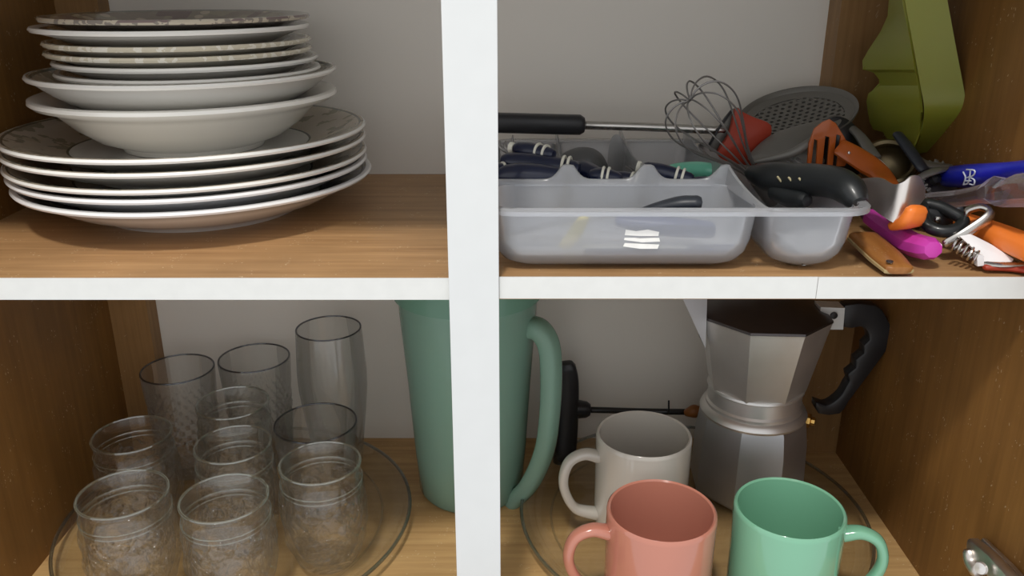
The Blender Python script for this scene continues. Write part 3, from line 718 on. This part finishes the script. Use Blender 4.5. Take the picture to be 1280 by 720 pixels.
# ------------------------------------------------------------------ cutlery
M_navy = mat('navy_handle', (0.006, 0.010, 0.034), 0.28, noise=0.15, coat=0.2)
M_ring = mat('cream_ring', (0.72, 0.70, 0.60), 0.4)
M_steel = mat('steel', (0.52, 0.50, 0.47), 0.24, metal=1.0, noise=0.08, nscale=60)
M_darksteel = mat('dark_steel', (0.26, 0.25, 0.24), 0.42, metal=0.75, noise=0.12)
M_tool = mat('grey_nylon', (0.17, 0.162, 0.145), 0.42, metal=0.3, noise=0.12, nscale=40)
def lerp(a, b, t): return a+(b-a)*t
def cutlery(name, label, cat, A, B, r, ring_t=(0.80, 0.88), blade=None, cap=False, group='navy-handled cutlery in the tray'):
    """handle from A (butt) to B (neck), each (u, v, d); cream rings at fractions; blade continues to point blade"""
    a = at(*A); b = at(*B)
    t = thing(name, label, cat, (a.x, a.y, max(0.004, min(a.z, b.z)-r)), group)
    P = [a, lerp(a, b, 0.3), lerp(a, b, 0.7), b]
    part('handle', tube(P, [r*0.9, r*1.08, r*0.98, r*0.80], 16, 6, flat=0.85), M_navy, t)
    for k in ring_t:
        c = lerp(a, b, k); ax = (b-a).normalized(); rr = r*(1.04 if k < 0.6 else lerp(1.04, 0.93, (k-0.6)/0.4))
        part('ring', lathe([(rr*0.8, -0.0009), (rr*1.02, -0.0009), (rr*1.06, 0), (rr*1.02, 0.0009), (rr*0.8, 0.0009)], 24, c, axis=ax), M_ring, t)
    if cap:
        part('end_cap', lathe([(0, 0.0), (r*0.5, 0), (r*0.62, -0.001), (r*0.62, -0.0035), (0, -0.0035)], 20, a-(b-a).normalized()*r*0.55, axis=(b-a)), M_ring, t)
    if blade:
        e = at(*blade); part('blade', tube([b, lerp(b, e, 0.4), e], [r*0.45, r*0.55, r*0.35], 10, 4, flat=0.3), M_steel, t, label='steel shaft')
    return t
cutlery('table_fork', 'navy handle with two cream rings lying on top, nearest the post', 'cutlery', (648, 186, 0.135), (689, 193, 0.120), 0.0068, (0.62, 0.84), None, True)
cutlery('table_knife', 'dark navy handle beneath the top one, its rings against the first ridge peak', 'cutlery', (634, 203, 0.124), (718, 212, 0.110), 0.0098, (0.84, 0.92))
cutlery('table_knife', 'thick navy handle at front of the left compartment', 'cutlery', (632, 220, 0.101), (696, 221, 0.099), 0.0108, ())
cutlery('table_spoon', 'dark handle end with one cream ring peeking out beside the post', 'cutlery', (618, 213, 0.110), (640, 217, 0.115), 0.0070, (0.4,))
cutlery('table_spoon', 'navy handle with blunt faceted butt in the middle compartment', 'cutlery', (720, 212, 0.135), (748, 223, 0.115), 0.0100, ())
cutlery('table_knife', 'navy handle with two cream rings in the middle compartment, left one', 'cutlery', (742, 220, 0.108), (772, 224, 0.104), 0.0076, (0.38, 0.60))
cutlery('table_fork', 'navy handle with two cream rings in the middle compartment, right one', 'cutlery', (770, 222, 0.112), (803, 228, 0.104), 0.0062, (0.62, 0.82))
cutlery('table_knife', 'greyish navy handle with cream tip crossing the second ridge peak', 'cutlery', (808, 211, 0.112), (862, 224, 0.102), 0.0070, (0.70, 0.84), None, True)
cutlery('table_spoon', 'low navy handle under the mint green one in the right compartment', 'cutlery', (862, 229, 0.100), (906, 228, 0.104), 0.0052, ())
M_mint = mat('mint_plastic', (0.15, 0.52, 0.36), 0.25, coat=0.3)
a = at(838, 216, 0.150)
single('peeler', tube([at(830, 216, 0.16), at(846, 214, 0.150), at(870, 213, 0.140), at(890, 214, 0.130)], [0.0055, 0.0072, 0.0078, 0.0070], 18, 6, flat=0.9), M_mint, 'mint green plastic handle in the right rear compartment', 'utensil', (a.x, a.y, 0.02))
# knife in the front bin and the ones seen through the plastic
M_blk2 = mat('black_handle', (0.022, 0.026, 0.034), 0.38, noise=0.2, nscale=60, bump=0.1)
def simple_knife(label, P, R, m, blade=None, name='knife', cat='knife', flat=0.7, group=None):
    pts = [at(*p) if len(p) == 3 else Vector(p[:3]) for p in P]
    z0 = min(p.z for p in pts)-max(R)
    t = thing(name, label, cat, (pts[0].x, pts[0].y, max(0.002, z0)), group)
    part('handle', tube(pts, R, 16, 6, flat=flat), m, t)
    if blade:
        part('blade', tube([pts[0] if blade[1] == 0 else pts[-1]] + [Vector(q) for q in blade[0]], [0.004, 0.008, 0.006][:1+len(blade[0])], 10, 4, flat=0.12), M_steel, t)
    return t
simple_knife('knife with black rounded handle sticking up in the front bin', [(796, 266, 0.048), (822, 259, 0.045), (850, 254, 0.042), (872, 253, 0.040)], [0.0030, 0.0050, 0.0068, 0.0066], M_blk2, ([(0.03, 0.055, 0.02), (-0.003, 0.06, 0.012)], 0))
M_yel = mat('yellow_plastic', (0.75, 0.62, 0.15), 0.4)
M_blu2 = mat('blue_grey_handle', (0.03, 0.045, 0.14), 0.4)
def raw(name, label, cat, P, R, m, flat=0.8, loc=None, group=None, **k):
    P = [Vector(p) for p in P]
    return single(name, tube(P, R, 14, 6, flat=flat, **k), m, label, cat, loc or (P[0].x, P[0].y, max(0.003, min(p.z for p in P)-max(R))), group)
raw('knife', 'blue-grey handle lying low in the front bin, blurred behind the plastic', 'knife', [(0.050, 0.0215, 0.0095), (0.10, 0.0205, 0.0095), (0.146, 0.023, 0.010)], [0.0045, 0.0065, 0.006], M_blu2)
raw('knife', 'blue handle lying above another in the front bin, blurred behind the plastic', 'knife', [(0.070, 0.026, 0.030), (0.100, 0.021, 0.028), (0.128, 0.019, 0.026)], [0.005, 0.0080, 0.0070], M_blu2)
raw('butter_knife', 'pale flat knife lying between the blue handles behind the plastic', 'knife', [(0.046, 0.014, 0.0165), (0.08, 0.0135, 0.0170), (0.112, 0.014, 0.0165)], [0.0025, 0.0032, 0.003], M_ring, 0.5)
raw('plastic_spoon', 'yellow utensil leaning in the front bin, blurred behind the plastic', 'utensil', [(0.036, 0.030, 0.012), (0.041, 0.019, 0.024), (0.046, 0.014, 0.035)], [0.005, 0.0055, 0.004], M_yel, 0.6)
# fork tines at far left
t = thing('table_fork', 'dark fork whose tines point up beside the white post', 'cutlery', (at(640, 205, 0.17).x, 0.17, 0.02))
part('neck', tube([at(646, 206, 0.160), at(642, 192, 0.168)], [0.004, 0.006], 10, 3, flat=0.4), M_darksteel, t)
for du in (-16, -9, 0):
    part('tine', tube([at(642, 194, 0.168), at(640+du*0.9, 184, 0.170), at(641+du, 169 if du == 0 else 176, 0.172)], [0.0018, 0.0016, 0.0006], 8, 4), M_darksteel, t)
# smoky ladle dome
M_smoke = mat('smoky_plastic', (0.11, 0.11, 0.11), 0.30, trans=0.25, noise=0.1)
single('serving_spoon', slab([(700, 196), (718, 186), (738, 185), (752, 193), (760, 208), (757, 219), (735, 214), (712, 216), (703, 208)], 0.165, 0.0025, 0.012), M_smoke, 'smoky grey spoon bowl lying face down in the middle compartment', 'spoon', tuple(at(730, 215, 0.165)))
single('spatula_blade', slab([(765, 172), (775, 170), (781, 190), (786, 226), (762, 228), (760, 195)], 0.190, 0.0012, 0.001), frosted('clear_grey', (0.5, 0.5, 0.5), 0.6, 0.1), 'grey translucent blade standing upright at the back of the tray', 'utensil', tuple(at(773, 228, 0.19)))
# thin wire pair
t = thing('wire_whisk_end', 'pair of thin dark wires beside the cream-tipped handle', 'utensil', tuple(at(790, 215, 0.13)))
for k in (0, 5): part('wire', tube([at(782+k, 208, 0.14), at(789+k, 213, 0.13), at(797+k, 222, 0.12)], 0.0006, 6, 3), M_darksteel, t)

# black-gripped steel rod across the back
t = thing('knife_sharpener', 'steel rod with black foam grip lying across the back of the tray', 'kitchen tool', tuple(at(625, 160, 0.215)))
part('grip', tube([at(598, 153, 0.218), at(620, 153.4, 0.217), at(725, 156, 0.215)], 0.0085, 20, 2, power=2.6), M_blk, t)
part('rod', tube([at(730, 156.5, 0.215), at(800, 158.5, 0.213), at(905, 163, 0.205)], 0.0036, 14, 2), M_steel, t)

# ------------------------------------------------------------------ whisk
A = at(946, 224, 0.150); B = at(863, 126, 0.115)
t = thing('balloon_whisk', 'steel wire balloon whisk leaning out of the tray, loops up', 'whisk', tuple(A))
ax = (B-A); Lw = ax.length; ax.normalize()
e1 = ax.cross(Vector((0, 1, 0))).normalized(); e2 = ax.cross(e1).normalized()
NW = 5
prof_w = [(0.0, 0.0035), (0.15, 0.0065), (0.35, 0.0125), (0.55, 0.0215), (0.74, 0.0290), (0.88, 0.0300), (0.99, 0.0255), (1.04, 0.0165), (1.04, 0.0075), (1.01, 0.0)]
for k in range(NW):
    a_ = PI*(k+0.75)/NW; dv = e1*math.cos(a_)+e2*math.sin(a_)
    pts = [A+ax*(Lw*s)+dv*(r_*0.90) for s, r_ in prof_w] + [A+ax*(Lw*s)-dv*(r_*0.90) for s, r_ in prof_w[-2::-1]]
    part('wire_loop', tube(pts, 0.00070, 6, 4), M_darksteel, t)
part('collar', lathe([(0, -0.004), (0.0058, -0.004), (0.0062, 0.004), (0.0045, 0.012), (0, 0.012)], 24, A, axis=ax), M_steel, t)
part('handle', tube([A, A-ax*0.015, A-ax*0.030], [0.006, 0.007, 0.0075], 16, 3), M_darksteel, t)

# ------------------------------------------------------------------ skimmer with round holes
def perforated(centre, normal, upv, R, Rin, cell, th):
    N_ = Vector(normal).normalized(); X = Vector(upv).cross(N_).normalized(); Y = N_.cross(X)
    V, F = [], []
    def add(x, y, z): V.append(tuple(centre+X*x+Y*y+N_*z)); return len(V)-1
    def dish(x, y): return -0.006*(1-(x*x+y*y)/(R*R))
    cnt = int(Rin/cell)+1
    for i in range(-cnt, cnt+1):
        for j in range(-cnt, cnt+1):
            cx_ = (i+(0.5 if j % 2 else 0))*cell; cy_ = j*cell*0.9
            if math.hypot(cx_, cy_) > Rin: continue
            sq = [(1, 0), (1, 0.9), (0, 0.9), (-1, 0.9), (-1, 0), (-1, -0.9), (0, -0.9), (1, -0.9)]
            o_, q_, ob, qb = [], [], [], []
            for kk, (sx, sy) in enumerate(sq):
                x, y = cx_+sx*cell/2, cy_+sy*cell/2
                o_.append(add(x, y, dish(x, y))); ob.append(add(x, y, dish(x, y)-th))
                aa = kk*PI/4; x, y = cx_+cell*0.30*math.cos(aa), cy_+cell*0.27*math.sin(aa)
                q_.append(add(x, y, dish(x, y))); qb.append(add(x, y, dish(x, y)-th))
            for kk in range(8):
                l = (kk+1) % 8
                F.append((o_[kk], o_[l], q_[l], q_[kk])); F.append((ob[l], ob[kk], qb[kk], qb[l])); F.append((q_[kk], q_[l], qb[l], qb[kk]))
    rim, nn = [], 64
    pr = [(Rin-cell*0.1, 0.0002), (R*0.93, 0.0006), (R*0.97, 0.003), (R, 0.0034), (R, 0.0022), (R*0.96, -0.001), (Rin-cell*0.1, -th-0.0002)]
    for r_, z_ in pr:
        rim.append([add(r_*math.cos(2*PI*k/nn), r_*math.sin(2*PI*k/nn), z_+dish(r_, 0)) for k in range(nn)])
    for s in range(len(pr)):
        s2 = (s+1) % len(pr)
        for k in range(nn):
            l = (k+1) % nn; F.append((rim[s][k], rim[s][l], rim[s2][l], rim[s2][k]))
    return V, F
cs = at(996, 145, 0.222)
t = thing('skimmer', 'grey round skimmer with many small holes, tilted against the back wall', 'skimmer', tuple(cs-Vector((0, 0, 0.02))))
nrm_s = Vector((-0.27, -0.25, 0.93))
part('perforated_disc', perforated(cs, nrm_s, (0, 1, 0), 0.0495, 0.039, 0.0062, 0.0010), M_tool, t, smooth=30)
cb = at(996, 148, 0.226)
single('ladle', lathe([(0, -0.006), (0.030, -0.004), (0.041, 0.0), (0.042, 0.002), (0.040, 0.002), (0.029, -0.002), (0, -0.004)], 48, cb-nrm_s.normalized()*0.006, axis=nrm_s), M_blk, 'shallow black bowl added under the holed skimmer to darken its holes', 'ladle', tuple(cb))  # added dark backing so the skimmer holes read black
part('handle', tube([at(1052, 150, 0.20), at(1075, 170, 0.17), at(1092, 196, 0.14)], [0.004, 0.005, 0.006], 12, 4, flat=0.5), M_tool, t)
# grey turner with black-edged slots, left of red spatula
t = thing('slotted_turner', 'grey slotted metal turner behind the whisk wires', 'spatula', tuple(at(905, 190, 0.20)))
part('blade', slab([(915, 136), (927, 141), (905, 178), (893, 190), (885, 184), (897, 160)], 0.204, 0.0012, 0.002, seg=2), M_tool, t)
part('edge', tube([at(914, 139, 0.201), at(899, 160, 0.201), at(886, 182, 0.201)], 0.0011, 6, 3), M_blk, t)
part('edge', tube([at(926, 146, 0.201), at(913, 166, 0.201), at(900, 184, 0.201)], 0.0011, 6, 3), M_blk, t)
M_red = mat('red_silicone', (0.34, 0.038, 0.016), 0.5, noise=0.12, nscale=30)
single('silicone_spatula', slab([(920, 137), (930, 141), (945, 148), (964, 157), (960, 180), (948, 204), (930, 206), (905, 200), (898, 190), (912, 168)], 0.192, 0.006, 0.005, seg=3), M_red, 'red silicone spatula head between the whisk and grey serving spoon', 'spatula', tuple(at(935, 205, 0.192)))
t = thing('serving_spoon', 'large dark grey serving spoon with ridge, below the holed skimmer', 'spoon', tuple(at(990, 200, 0.165)))
part('bowl', slab([(938, 202, .17), (945, 186, .178), (968, 168, .186), (1000, 157, .190), (1035, 150, .188), (1052, 150, .182), (1040, 166, .172), (1022, 184, .166), (1030, 204, .160), (985, 207, .160)], 0.17, 0.003, 0.008), M_tool, t)
part('ridge', tube([at(940, 203, 0.157), at(985, 193, 0.153), at(1012, 178, 0.156), at(1045, 155, 0.170)], [0.0015, 0.0035, 0.0035, 0.0015], 10, 5), M_tool, t)
t = thing('nylon_ladle', 'black nylon ladle bowl behind the orange slotted spatula', 'ladle', tuple(at(1062, 200, 0.19)))
part('bowl', slab([(1022, 172), (1032, 152), (1050, 146), (1068, 156), (1080, 180), (1080, 212), (1055, 222), (1030, 212)], 0.185, 0.004, 0.010), M_blk, t)

# ------------------------------------------------------------------ orange slotted spatula
M_or = mat('orange_brown_plastic', (0.40, 0.088, 0.010), 0.33, coat=0.2, noise=0.1)
M_or2 = mat('orange_plastic', (0.80, 0.20, 0.03), 0.35, noise=0.06)
t = thing('slotted_spatula', 'burnt orange slotted spatula lying diagonally over the tray edge', 'spatula', tuple(at(1050, 215, 0.13)))
# head as strips so that the slots are real
dS = 0.150
part('blade', prism([(1009, 208), (1011, 180), (1018, 161), (1028, 153), (1037, 149), (1045, 154), (1056, 172), (1066, 192), (1056, 208), (1046, 208), (1051, 170), (1046, 168), (1041, 208), (1034, 208), (1037, 172), (1032, 170), (1028, 208), (1020, 208), (1022, 176), (1018, 174), (1014, 208)], dS, 0.0022, bev=0.0004), M_or, t)
part('handle', tube([at(1050, 184, 0.146), at(1075, 199, 0.135), at(1100, 218, 0.115), at(1118, 245, 0.075), at(1136, 278, 0.038)], [0.0075, 0.0088, 0.0090, 0.0088, 0.0090], 14, 6, flat=0.35, power=3, up=(0, -0.8, 0.6)), M_or, t)
part('end_loop', tube([at(1121, 282, 0.040), at(1138, 276, 0.030), at(1146, 262, 0.028)], [0.0075, 0.0100, 0.0090], 14, 6, flat=0.45, power=3), M_or2, t, label='brighter orange handle end')
part('stud', lathe([(0, 0), (0.0012, 0), (0.001, 0.001), (0, 0.0012)], 12, at(1061, 191, 0.138), axis=(0, -1, 0.3)), M_steel, t)
M_wh = mat('white_plastic', (0.72, 0.70, 0.62), 0.4)
single('plastic_spoon', slab([(1073, 194), (1088, 194), (1104, 202), (1111, 214), (1108, 224), (1092, 216)], 0.150, 0.004, 0.003), M_wh, 'off-white plastic spoon tip beside the orange spatula handle', 'spoon', tuple(at(1092, 222, 0.15)))

# big black handle with three oval marks
M_blk3 = mat('glossy_black_handle', (0.010, 0.012, 0.013), 0.34, coat=0.1, noise=0.3, nscale=25)
M_gold = mat('gold_mark', (0.50, 0.44, 0.25), 0.4)
t = thing('kitchen_shears', 'big glossy black handle with oval marks resting in the tray side bin', 'scissors', tuple(at(1010, 262, 0.05)))
part('handle', tube([at(940, 216, 0.115), at(962, 221, 0.100), at(990, 224, 0.086), at(1020, 225, 0.068), at(1046, 229, 0.050), at(1062, 238, 0.036), at(1071, 250, 0.027)], [0.0065, 0.0115, 0.0125, 0.0122, 0.0118, 0.0108, 0.0080], 20, 8, flat=0.92), M_blk3, t)
part('finger_bump', tube([at(968, 240, 0.088), at(990, 247, 0.076), at(1006, 250, 0.064)], [0.0060, 0.0075, 0.0060], 16, 6), M_blk3, t)
for u, v, d_ in ((975, 225, 0.0795), (989, 226, 0.0725), (1002, 227, 0.0655)):
    part('oval_mark', tube([at(u-3, v-4, d_), at(u+3, v+4, d_)], [0.0010, 0.0010], 8, 2, flat=0.8), M_gold, t)
# curved stainless server
t = thing('cake_server', 'curved polished steel scoop hooked over the right end of the tray', 'scoop', tuple(at(1125, 280, 0.03)))
M_pol = mat('polished_steel', (0.78, 0.74, 0.70), 0.34, metal=1.0, noise=0.05, nscale=20)
top_ = [(1072, 224, .078), (1098, 222, .058), (1116, 230, .042), (1128, 228, .036), (1140, 220, .036), (1150, 221, .042), (1157, 235, .052)]
bot_ = [(1080, 252, .074), (1092, 262, .056), (1103, 270, .040), (1114, 277, .033), (1126, 281, .031), (1141, 267, .038), (1156, 248, .050)]
part('blade', ribbon([at(*q) for q in top_], [at(*q) for q in bot_], 0.0012, 8), M_pol, t)
# ------------------------------------------------------------------ pile on the shelf right of the tray
M_woodh = wood('handle_wood', (0.26, 0.095, 0.020), (0.40, 0.17, 0.045), 1, rough=0.35, scratch=0.2)
M_wedge = wood('handle_wood_edge', (0.36, 0.26, 0.12), (0.50, 0.38, 0.18), 1, rough=0.6)
p0, p1, p2 = atz(1079, 296, 0.010), atz(1108, 322, 0.007), atz(1124, 337, 0.0052)
t = thing('wooden_spoon', 'flat wooden handle with a hole, lying on the shelf edge below the magenta one', 'utensil', (p2.x, p2.y, 0.0005))
part('handle', tube([p0, lerp(p0, p1, 0.5), p1, p2], [0.0105, 0.0108, 0.0108, 0.0090], 16, 5, flat=0.36, power=3.5, up=(0, 0, 1)), M_woodh, t)
part('edge_band', tube([p0-Vector((0, 0, 0.0012)), lerp(p0, p1, 0.5)-Vector((0, 0, 0.0012)), p1-Vector((0, 0, 0.0012)), p2-Vector((0, 0, 0.0012))], [0.0112, 0.0115, 0.0115, 0.0097], 16, 5, flat=0.20, power=3.5, up=(0, 0, 1)), M_wedge, t, label='pale worn edge of the wooden handle')
part('hole', lathe([(0, 0), (0.0022, 0), (0.0022, 0.0006), (0, 0.0006)], 16, atz(1112, 327, 0.0100)), M_blk, t)
M_mag = mat('magenta_plastic', (0.52, 0.045, 0.36), 0.35, noise=0.1, nscale=40)
single('magenta_handle', tube([at(1092, 272, 0.085), at(1120, 292, 0.055), at(1140, 305, 0.035), at(1162, 311, 0.016)], [0.0085, 0.0090, 0.0092, 0.0090], 8, 3, flat=0.85), M_mag, 'magenta plastic utensil handle with faceted rounded end', 'utensil', tuple(at(1150, 328, 0.02)), smooth=35)
# black can opener
t = thing('can_opener', 'black looped plastic handle right of the steel scoop', 'can opener', tuple(at(1178, 290, 0.045)))
part('handle_loop', tube([at(1154, 257, .060), at(1172, 258, .056), at(1190, 266, .048), at(1204, 276, .040), at(1196, 286, .034), at(1176, 289, .034), at(1158, 280, .042)], 0.0042, 12, 5, closed=True), M_blk3, t)
part('inner_grip', slab([(1160, 262), (1180, 266), (1192, 276), (1180, 282), (1164, 278)], 0.052, 0.003, 0.001), M_blk, t)
part('rivet', lathe([(0, 0), (0.0022, 0), (0.0018, 0.0012), (0, 0.0015)], 12, at(1172, 274, 0.050), axis=(0, -1, 0.2)), M_steel, t)
# metal bottle opener loop
single('bottle_opener', tube([at(1181, 305, .030), at(1205, 292, .028), at(1234, 273, .030), at(1237, 264, .034), at(1226, 259, .038), at(1210, 263, .040), at(1207, 270, .040)], [0.0018, 0.0020, 0.0024, 0.0024, 0.0026, 0.0026, 0.0018], 12, 6, flat=1.6), M_steel, 'bent flat metal loop of a bottle opener in front of the orange handle', 'bottle opener', tuple(at(1200, 305, .03)))
# orange handled tool, lying at the right edge
t = thing('orange_handled_tool', 'bright orange flat handle lying along the right wall behind the corkscrew', 'utensil', tuple(atz(1240, 322, 0.001)))
part('handle', tube([at(1204, 278, .062), at(1230, 288, .046), at(1262, 300, .022), at(1300, 316, -.004)], [0.0080, 0.0092, 0.0095, 0.0098], 14, 5, flat=0.8, power=3), M_or2, t)
single('red_tool_tip', tube([atz(1232, 334, 0.004), atz(1262, 334, 0.004), atz(1292, 338, 0.004)], [0.003, 0.004, 0.004], 10, 3, flat=0.7), M_red, 'small red strip on the shelf edge beneath the corkscrew', 'utensil', tuple(atz(1262, 334, 0.0005)))
# waiter's corkscrew
M_cw = mat('corkscrew_white', (0.78, 0.77, 0.78), 0.35)
t = thing('corkscrew', 'folding corkscrew with white handle and open steel spiral', 'corkscrew', tuple(atz(1230, 332, 0.001)))
part('body', slab([(1196, 292, .028), (1206, 289, .028), (1240, 306, .020), (1267, 324, .010), (1264, 329, .008), (1228, 328, .010), (1218, 312, .018)], 0.02, 0.006, 0.001, seg=1, rings=2), M_cw, t, smooth=20)
hA, hB = at(1192, 304, .022), at(1222, 323, .012); hax = (hB-hA).normalized(); hx1 = hax.cross(Vector((0, 1, 0))).normalized(); hx2 = hax.cross(hx1)
part('spiral', tube([hA+(hB-hA)*(k/40)+(hx1*math.cos(k*0.72)+hx2*math.sin(k*0.72))*0.0042 for k in range(41)], 0.00085, 8, 2), M_steel, t)
part('foot_lever', tube([atz(1226, 328, 0.006), atz(1248, 331, 0.006), atz(1285, 330, 0.007)], [0.0022, 0.0030, 0.0025], 10, 4, flat=0.6), M_steel, t)
part('hinge_block', slab([(1221, 318), (1230, 320), (1230, 332), (1222, 333)], 0.009, 0.005, 0, seg=1, rings=1), M_cw, t, smooth=20)
# blue handle
M_blue = mat('cobalt_plastic', (0.010, 0.018, 0.42), 0.30, coat=0.3)
t = thing('blue_handle', 'cobalt blue plastic handle with white monogram, against the right wall', 'utensil', tuple(at(1230, 240, .09)))
part('handle', tube([at(1186, 221, .118), at(1210, 220, .094), at(1240, 218, .066), at(1268, 213, .042), at(1300, 211, .014)], [0.0095, 0.0108, 0.0100, 0.0075, 0.0085], 16, 6, flat=0.8), M_blue, t)
M_mark = mat('white_print', (0.65, 0.70, 0.80), 0.5)
dM = .1005
lg = [[(1204, 215), (1207, 222), (1204, 231)], [(1204, 231), (1210, 229), (1212, 222), (1213, 213)], [(1208, 212), (1218, 213), (1217, 219), (1209, 222)], [(1211, 221), (1218, 225), (1217, 231), (1212, 230)], [(1206, 226), (1214, 226)]]
part('printed_monogram', join(*[tube([at(u, v, .0755-(u-1210)*.0010) for u, v in s], 0.00055, 6, 3) for s in lg]), M_mark, t)
# crystal handle
M_crys = thin_glass('crystal', (0.97, 0.93, 0.97), 0.5, refl=1.0, haze=0.5, hcol=(0.85, 0.8, 0.88), f0=0.16)  # pale haze brightens the handle through its colour
t = thing('crystal_handle_server', 'utensil with clear faceted acrylic handle in front of the cobalt blue one', 'utensil', tuple(at(1230, 262, .08)))
part('handle', tube([at(1150, 252, .100), at(1172, 250, .086), at(1200, 248, .068), at(1232, 242, .046), at(1246, 238, .036), at(1256, 242, .030), at(1275, 238, .018), at(1300, 236, .000)], [0.0055, 0.0060, 0.0062, 0.0070, 0.0100, 0.0090, 0.0108, 0.0110], 7, 2), M_crys, t, smooth=8)
part('ferrule', tube([at(1140, 250, .106), at(1152, 251, .099)], [0.005, 0.0055], 14, 2), M_steel, t)
# toothed wheel and its holder
t = thing('pastry_wheel', 'dark metal toothed pastry wheel lying beside the blue handle', 'kitchen tool', tuple(at(1165, 245, .11)))
wn = Vector((0.15, -0.80, 0.55))
def gear(rr, z, a, k): return rr*(1+0.10*(1 if math.sin(a*18) > 0 else -0.4)) if rr > 0.010 else rr
part('wheel', lathe([(0, -0.002), (0.013, -0.002), (0.0155, 0), (0.013, 0.002), (0.009, 0.001), (0, 0.0015)], 108, at(1174, 225, .125), axis=wn, rf=gear), M_darksteel, t, smooth=30)
part('holder', tube([at(1135, 238, .11), at(1150, 222, .11), at(1172, 213, .11), at(1188, 210, .115)], [0.003, 0.0045, 0.0055, 0.003], 12, 5, flat=0.4), M_darksteel, t)
part('axle', lathe([(0, 0), (0.005, 0), (0.004, 0.003), (0, 0.004)], 16, at(1168, 224, .112), axis=wn), M_blk, t)
# sieve / strainer with bronze ring
M_bronze = mat('tarnished_metal', (0.16, 0.125, 0.07), 0.32, metal=0.9, noise=0.3, nscale=60)
t = thing('tea_strainer', 'round tarnished metal strainer with dark bowl, under the lime green rack', 'strainer', tuple(at(1108, 230, .16)))
sc_ = at(1110, 204, .150); sn = Vector((-0.25, -0.62, 0.74))
part('ring', lathe([(0.0195+0.0032*math.cos(a), 0.0040*math.sin(a)) for a in [k*PI/4 for k in range(8)]], 48, sc_, axis=sn), M_bronze, t)
part('bowl', lathe([(0.0185, 0), (0.0165, -0.008), (0.010, -0.014), (0, -0.016), (0, -0.0145), (0.0095, -0.0125), (0.0155, -0.0072), (0.0175, 0)], 48, sc_, axis=sn), M_bronze, t)
single('black_stick_handle', tube([at(1122, 168, .150), at(1136, 186, .135), at(1154, 212, .118)], [0.0045, 0.0052, 0.0048], 12, 4, flat=0.6), M_blk2, 'slim black handle leaning in front of the lime green rack', 'utensil', tuple(at(1150, 215, .12)))
single('steel_scoop_handle', tube([at(1146, 196, .13), at(1160, 206, .125), at(1190, 208, .120)], [0.004, 0.006, 0.003], 12, 4, flat=0.4), M_darksteel, 'dull steel utensil end above the toothed wheel', 'utensil', tuple(at(1170, 212, .122)))
# dark utensils filling the bottom of the pile
raw('dark_utensil', 'dark utensil handle at the bottom of the pile behind the can opener', 'utensil', [at(1120, 262, .12), at(1160, 268, .10), at(1200, 262, .09)], [0.006, 0.007, 0.006], M_blk2)
raw('brown_utensil', 'brown handle beneath the crystal one', 'utensil', [at(1100, 250, .15), at(1150, 258, .13), at(1215, 262, .115)], [0.006, 0.007, 0.006], M_bronze)
raw('purple_utensil', 'dark purple handle hidden between the tray and magenta handle', 'utensil', [at(1085, 268, .11), at(1105, 280, .085), at(1120, 288, .07)], [0.006, 0.008, 0.007], mat('dark_purple', (0.06, 0.008, 0.045), 0.5))

# ------------------------------------------------------------------ lime green plastic rack
M_lime = mat('lime_plastic', (0.235, 0.245, 0.028), 0.38, noise=0.06, nscale=30, sss=0.15)
t = thing('lime_green_rack', 'lime green plastic holder with notched side leaning on the right wall', 'rack', tuple(at(1160, 190, .17)))
fr_l = [at(1124, -45, .155), at(1131, 0, .155), at(1142, 60, .155), at(1151, 110, .155), at(1155, 138, .155), at(1150, 165, .165), at(1140, 190, .185)]
fr_r = [at(1176, -45, .145), at(1184, 0, .145), at(1195, 60, .145), at(1204, 108, .145), at(1208, 136, .145), at(1206, 155, .160), at(1178, 185, .190)]
part('front_strip', ribbon(fr_l, fr_r, 0.0022), M_lime, t)
pl_ = [(1118, -45), (1113, 20), (1104, 40), (1088, 64), (1081, 76), (1081, 85), (1094, 88), (1102, 98), (1102, 108), (1088, 118), (1086, 126), (1090, 152), (1094, 160), (1106, 163), (1114, 176), (1126, 190)]
pr_ = [(1124, -45), (1135, 20), (1139, 40), (1143, 64), (1145, 76), (1146, 85), (1147, 88), (1149, 98), (1151, 108), (1152, 118), (1153, 126), (1154, 140), (1153, 150), (1151, 163), (1147, 176), (1140, 190)]
part('side_panel', ribbon([at(u, v, .235-(u-1081)*.0006) for u, v in pl_], [at(u, v, .158 if v < 150 else .165) for u, v in pr_], 0.0022, 1), M_lime, t, smooth=25)
part('side_rib', tube([at(1081, 84, .232), at(1094, 90, .228), at(1102, 102, .222), at(1088, 120, .230), at(1087, 140, .230), at(1094, 160, .226)], 0.0014, 8, 4), M_lime, t)
